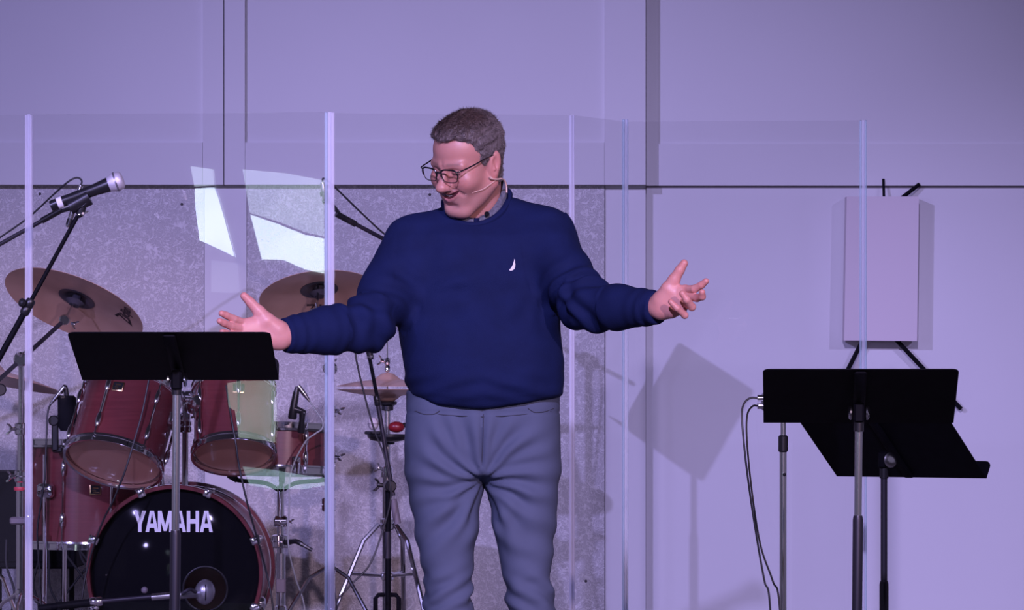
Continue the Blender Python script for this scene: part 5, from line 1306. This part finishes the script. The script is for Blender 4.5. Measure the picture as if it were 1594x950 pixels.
# black equipment case and loose cables behind the floor tom
bx0, bx1 = P(-40, 886, 3.75), P(119, 735, 3.75)
case = thing('equipment_case', 'black equipment case standing behind the floor tom', 'case', ((bx0.x+bx1.x)/2, 3.9, RZ))
obj('body', MB().box(((bx0.x+bx1.x)/2, 3.92, (bx0.z+bx1.z)/2), (bx1.x-bx0.x, 0.34, bx1.z-bx0.z), I4, 0.008), 'black_matte', case)
obj('face_plate', MB().box(((bx0.x+bx1.x)/2, 3.746, (bx0.z+bx1.z)/2), (bx1.x-bx0.x-0.05, 0.006, bx1.z-bx0.z-0.05), I4, 0.002), 'black_matte', case)
for k in range(4):
    q = (bx0.x+0.05+k % 2*(bx1.x-bx0.x-0.10), 3.80+0.24*(k//2)); obj('leg', rod((q[0], q[1], RZ+0.002), (q[0], q[1], bx0.z+0.01), 0.010, 8), 'black_steel', case)
lc = [((95, 850), (130, 900), (160, 950)), ((150, 862), (118, 905), (88, 946)), ((60, 872), (52, 910), (64, 950)), ((76, 874), (78, 915), (95, 950)), ((110, 838), (140, 880), (152, 930)), ((10, 880), (22, 920), (18, 955)), ((122, 846), (128, 872), (150, 905))]
where = ['crossing by the bass drum claw', 'slanting toward the kick microphone boom', 'dropping under the floor tom', 'hanging under the middle of the floor tom', 'curving beside the bass drum hoop', 'hanging below the equipment case', 'short and steep beside the floor tom lug']
for k, pts in enumerate(lc):
    Yc = 3.45+0.03*k; lastp = pts[-1]
    cable('loose_cable', 'black loose cable '+where[k], [P(pts[0][0], pts[0][1]-40, Yc)]+[P(a, b, Yc) for a, b in pts]+[(P(lastp[0]+(lastp[0]-pts[-2][0]), 0, Yc).x, Yc, RZ+0.004)], 0.0042, 'cable_black', 'loose cables under the floor tom')

# ------------------------------------------------------------------ personal mixer on a stand, with two cables
Yp = 0.80; px_ = P(1219, 0, Yp).x
ps = thing('mixer_stand', 'slim chrome stand with a black clutch beside the two cables', 'stand', (px_, Yp, 0))
obj('upper_tube', rod(P(1219, 690, Yp), P(1219, 640, Yp), 0.0070, 12), 'brushed_steel', ps); obj('clutch', MB().lathe([(0.010, -0.024), (0.0135, -0.02), (0.0135, 0.02), (0.010, 0.024)], 14, frame(P(1219, 691, Yp), (0, 0, 1))), 'black_plastic', ps)
obj('lower_tube', rod((px_, Yp, 0.03), P(1219, 700, Yp), 0.0098, 12), 'brushed_steel', ps); obj('lock_pin', MB().ball(tuple(P(1221, 739, Yp-.01)), 0.005, 8, 6), 'black_plastic', ps)
obj('base_plate', MB().lathe([(0.13, 0), (0.13, 0.012), (0.11, 0.022), (0.02, 0.034)], 28, frame((px_, Yp, 0.001), (0, 0, 1))), 'black_steel', ps)
mxr = thing('personal_mixer', 'black personal monitor mixer with side connectors behind the music stand', 'mixer', tuple(P(1219, 640, Yp)))
cb = P(1240, 626, Yp); obj('body', MB().box((cb.x, cb.y, cb.z), (0.19, 0.14, 0.052), I4, 0.006), 'black_plastic', mxr)
for k in range(4): obj('dial', MB().lathe([(0.009, 0), (0.008, 0.012), (0.004, 0.013)], 12, frame((cb.x-0.06+0.04*k, cb.y, cb.z+0.026), (0, 0, 1))), 'grey_sleeve', mxr)
for py in (620, 632):
    obj('connector', MB().tube([P(1190, py, Yp-.02), P(1179, py, Yp-.02)], [0.009, 0.009], 10), 'brushed_steel', mxr)
cable('mixer_cable', 'upper black cable curving out from the side connector of the mixer', [P(1180, 620, Yp-.02), P(1168, 620, Yp-.02), P(1158, 629, Yp-.02), P(1155, 650, Yp-.02), P(1160, 710, Yp-.03), P(1169, 780, Yp-.03), P(1180, 850, Yp-.03), P(1190, 905, Yp-.03), P(1199, 950, Yp-.03), (P(1206, 0, Yp).x, Yp-.03, 0.004)], 0.0028, group='mixer cables')
cable('mixer_cable', 'lower black cable dropping from the second side connector of the mixer', [P(1180, 632, Yp-.03), P(1171, 633, Yp-.04), P(1163, 648, Yp-.04), P(1163, 690, Yp-.05), P(1171, 770, Yp-.05), P(1184, 850, Yp-.05), P(1203, 905, Yp-.05), P(1214, 950, Yp-.05), (P(1219, 0, Yp).x, Yp-.18, 0.004)], 0.0028, group='mixer cables')

# ------------------------------------------------------------------ pale wall speaker on black struts
Yw = WY-0.105
sp = thing('wall_speaker', 'pale flat box loudspeaker mounted on the wall with black struts', 'loudspeaker', (P(1372, 0, Yw).x, WY-0.01, P(0, 531, Yw).z))
f0 = [P(1318, 306, Yw), P(1430.5, 306, Yw), P(1427.5, 531, Yw), P(1314, 530, Yw)]
bk = [Vector((p.x, WY-0.024, p.z)) for p in f0]
obj('cabinet', MB().loft([f0, bk]), 'box_paint', sp, smooth=False)
obj('mounting_plate', MB().box((P(1372, 0, WY).x, WY-0.0145, P(0, 420, WY).z), (0.20, 0.021, 0.42)), 'box_paint', sp, smooth=False)
for a, b, r in (((1376, 312), (1375, 279), 0.005), ((1404, 308), (1431, 287), 0.0075), ((1345, 526), (1305, 605), 0.0085), ((1394, 528), (1496, 637), 0.0085)):
    obj('strut', rod(P(*a, WY-0.05), P(*b, WY-0.030), r, 8), 'black_steel', sp)
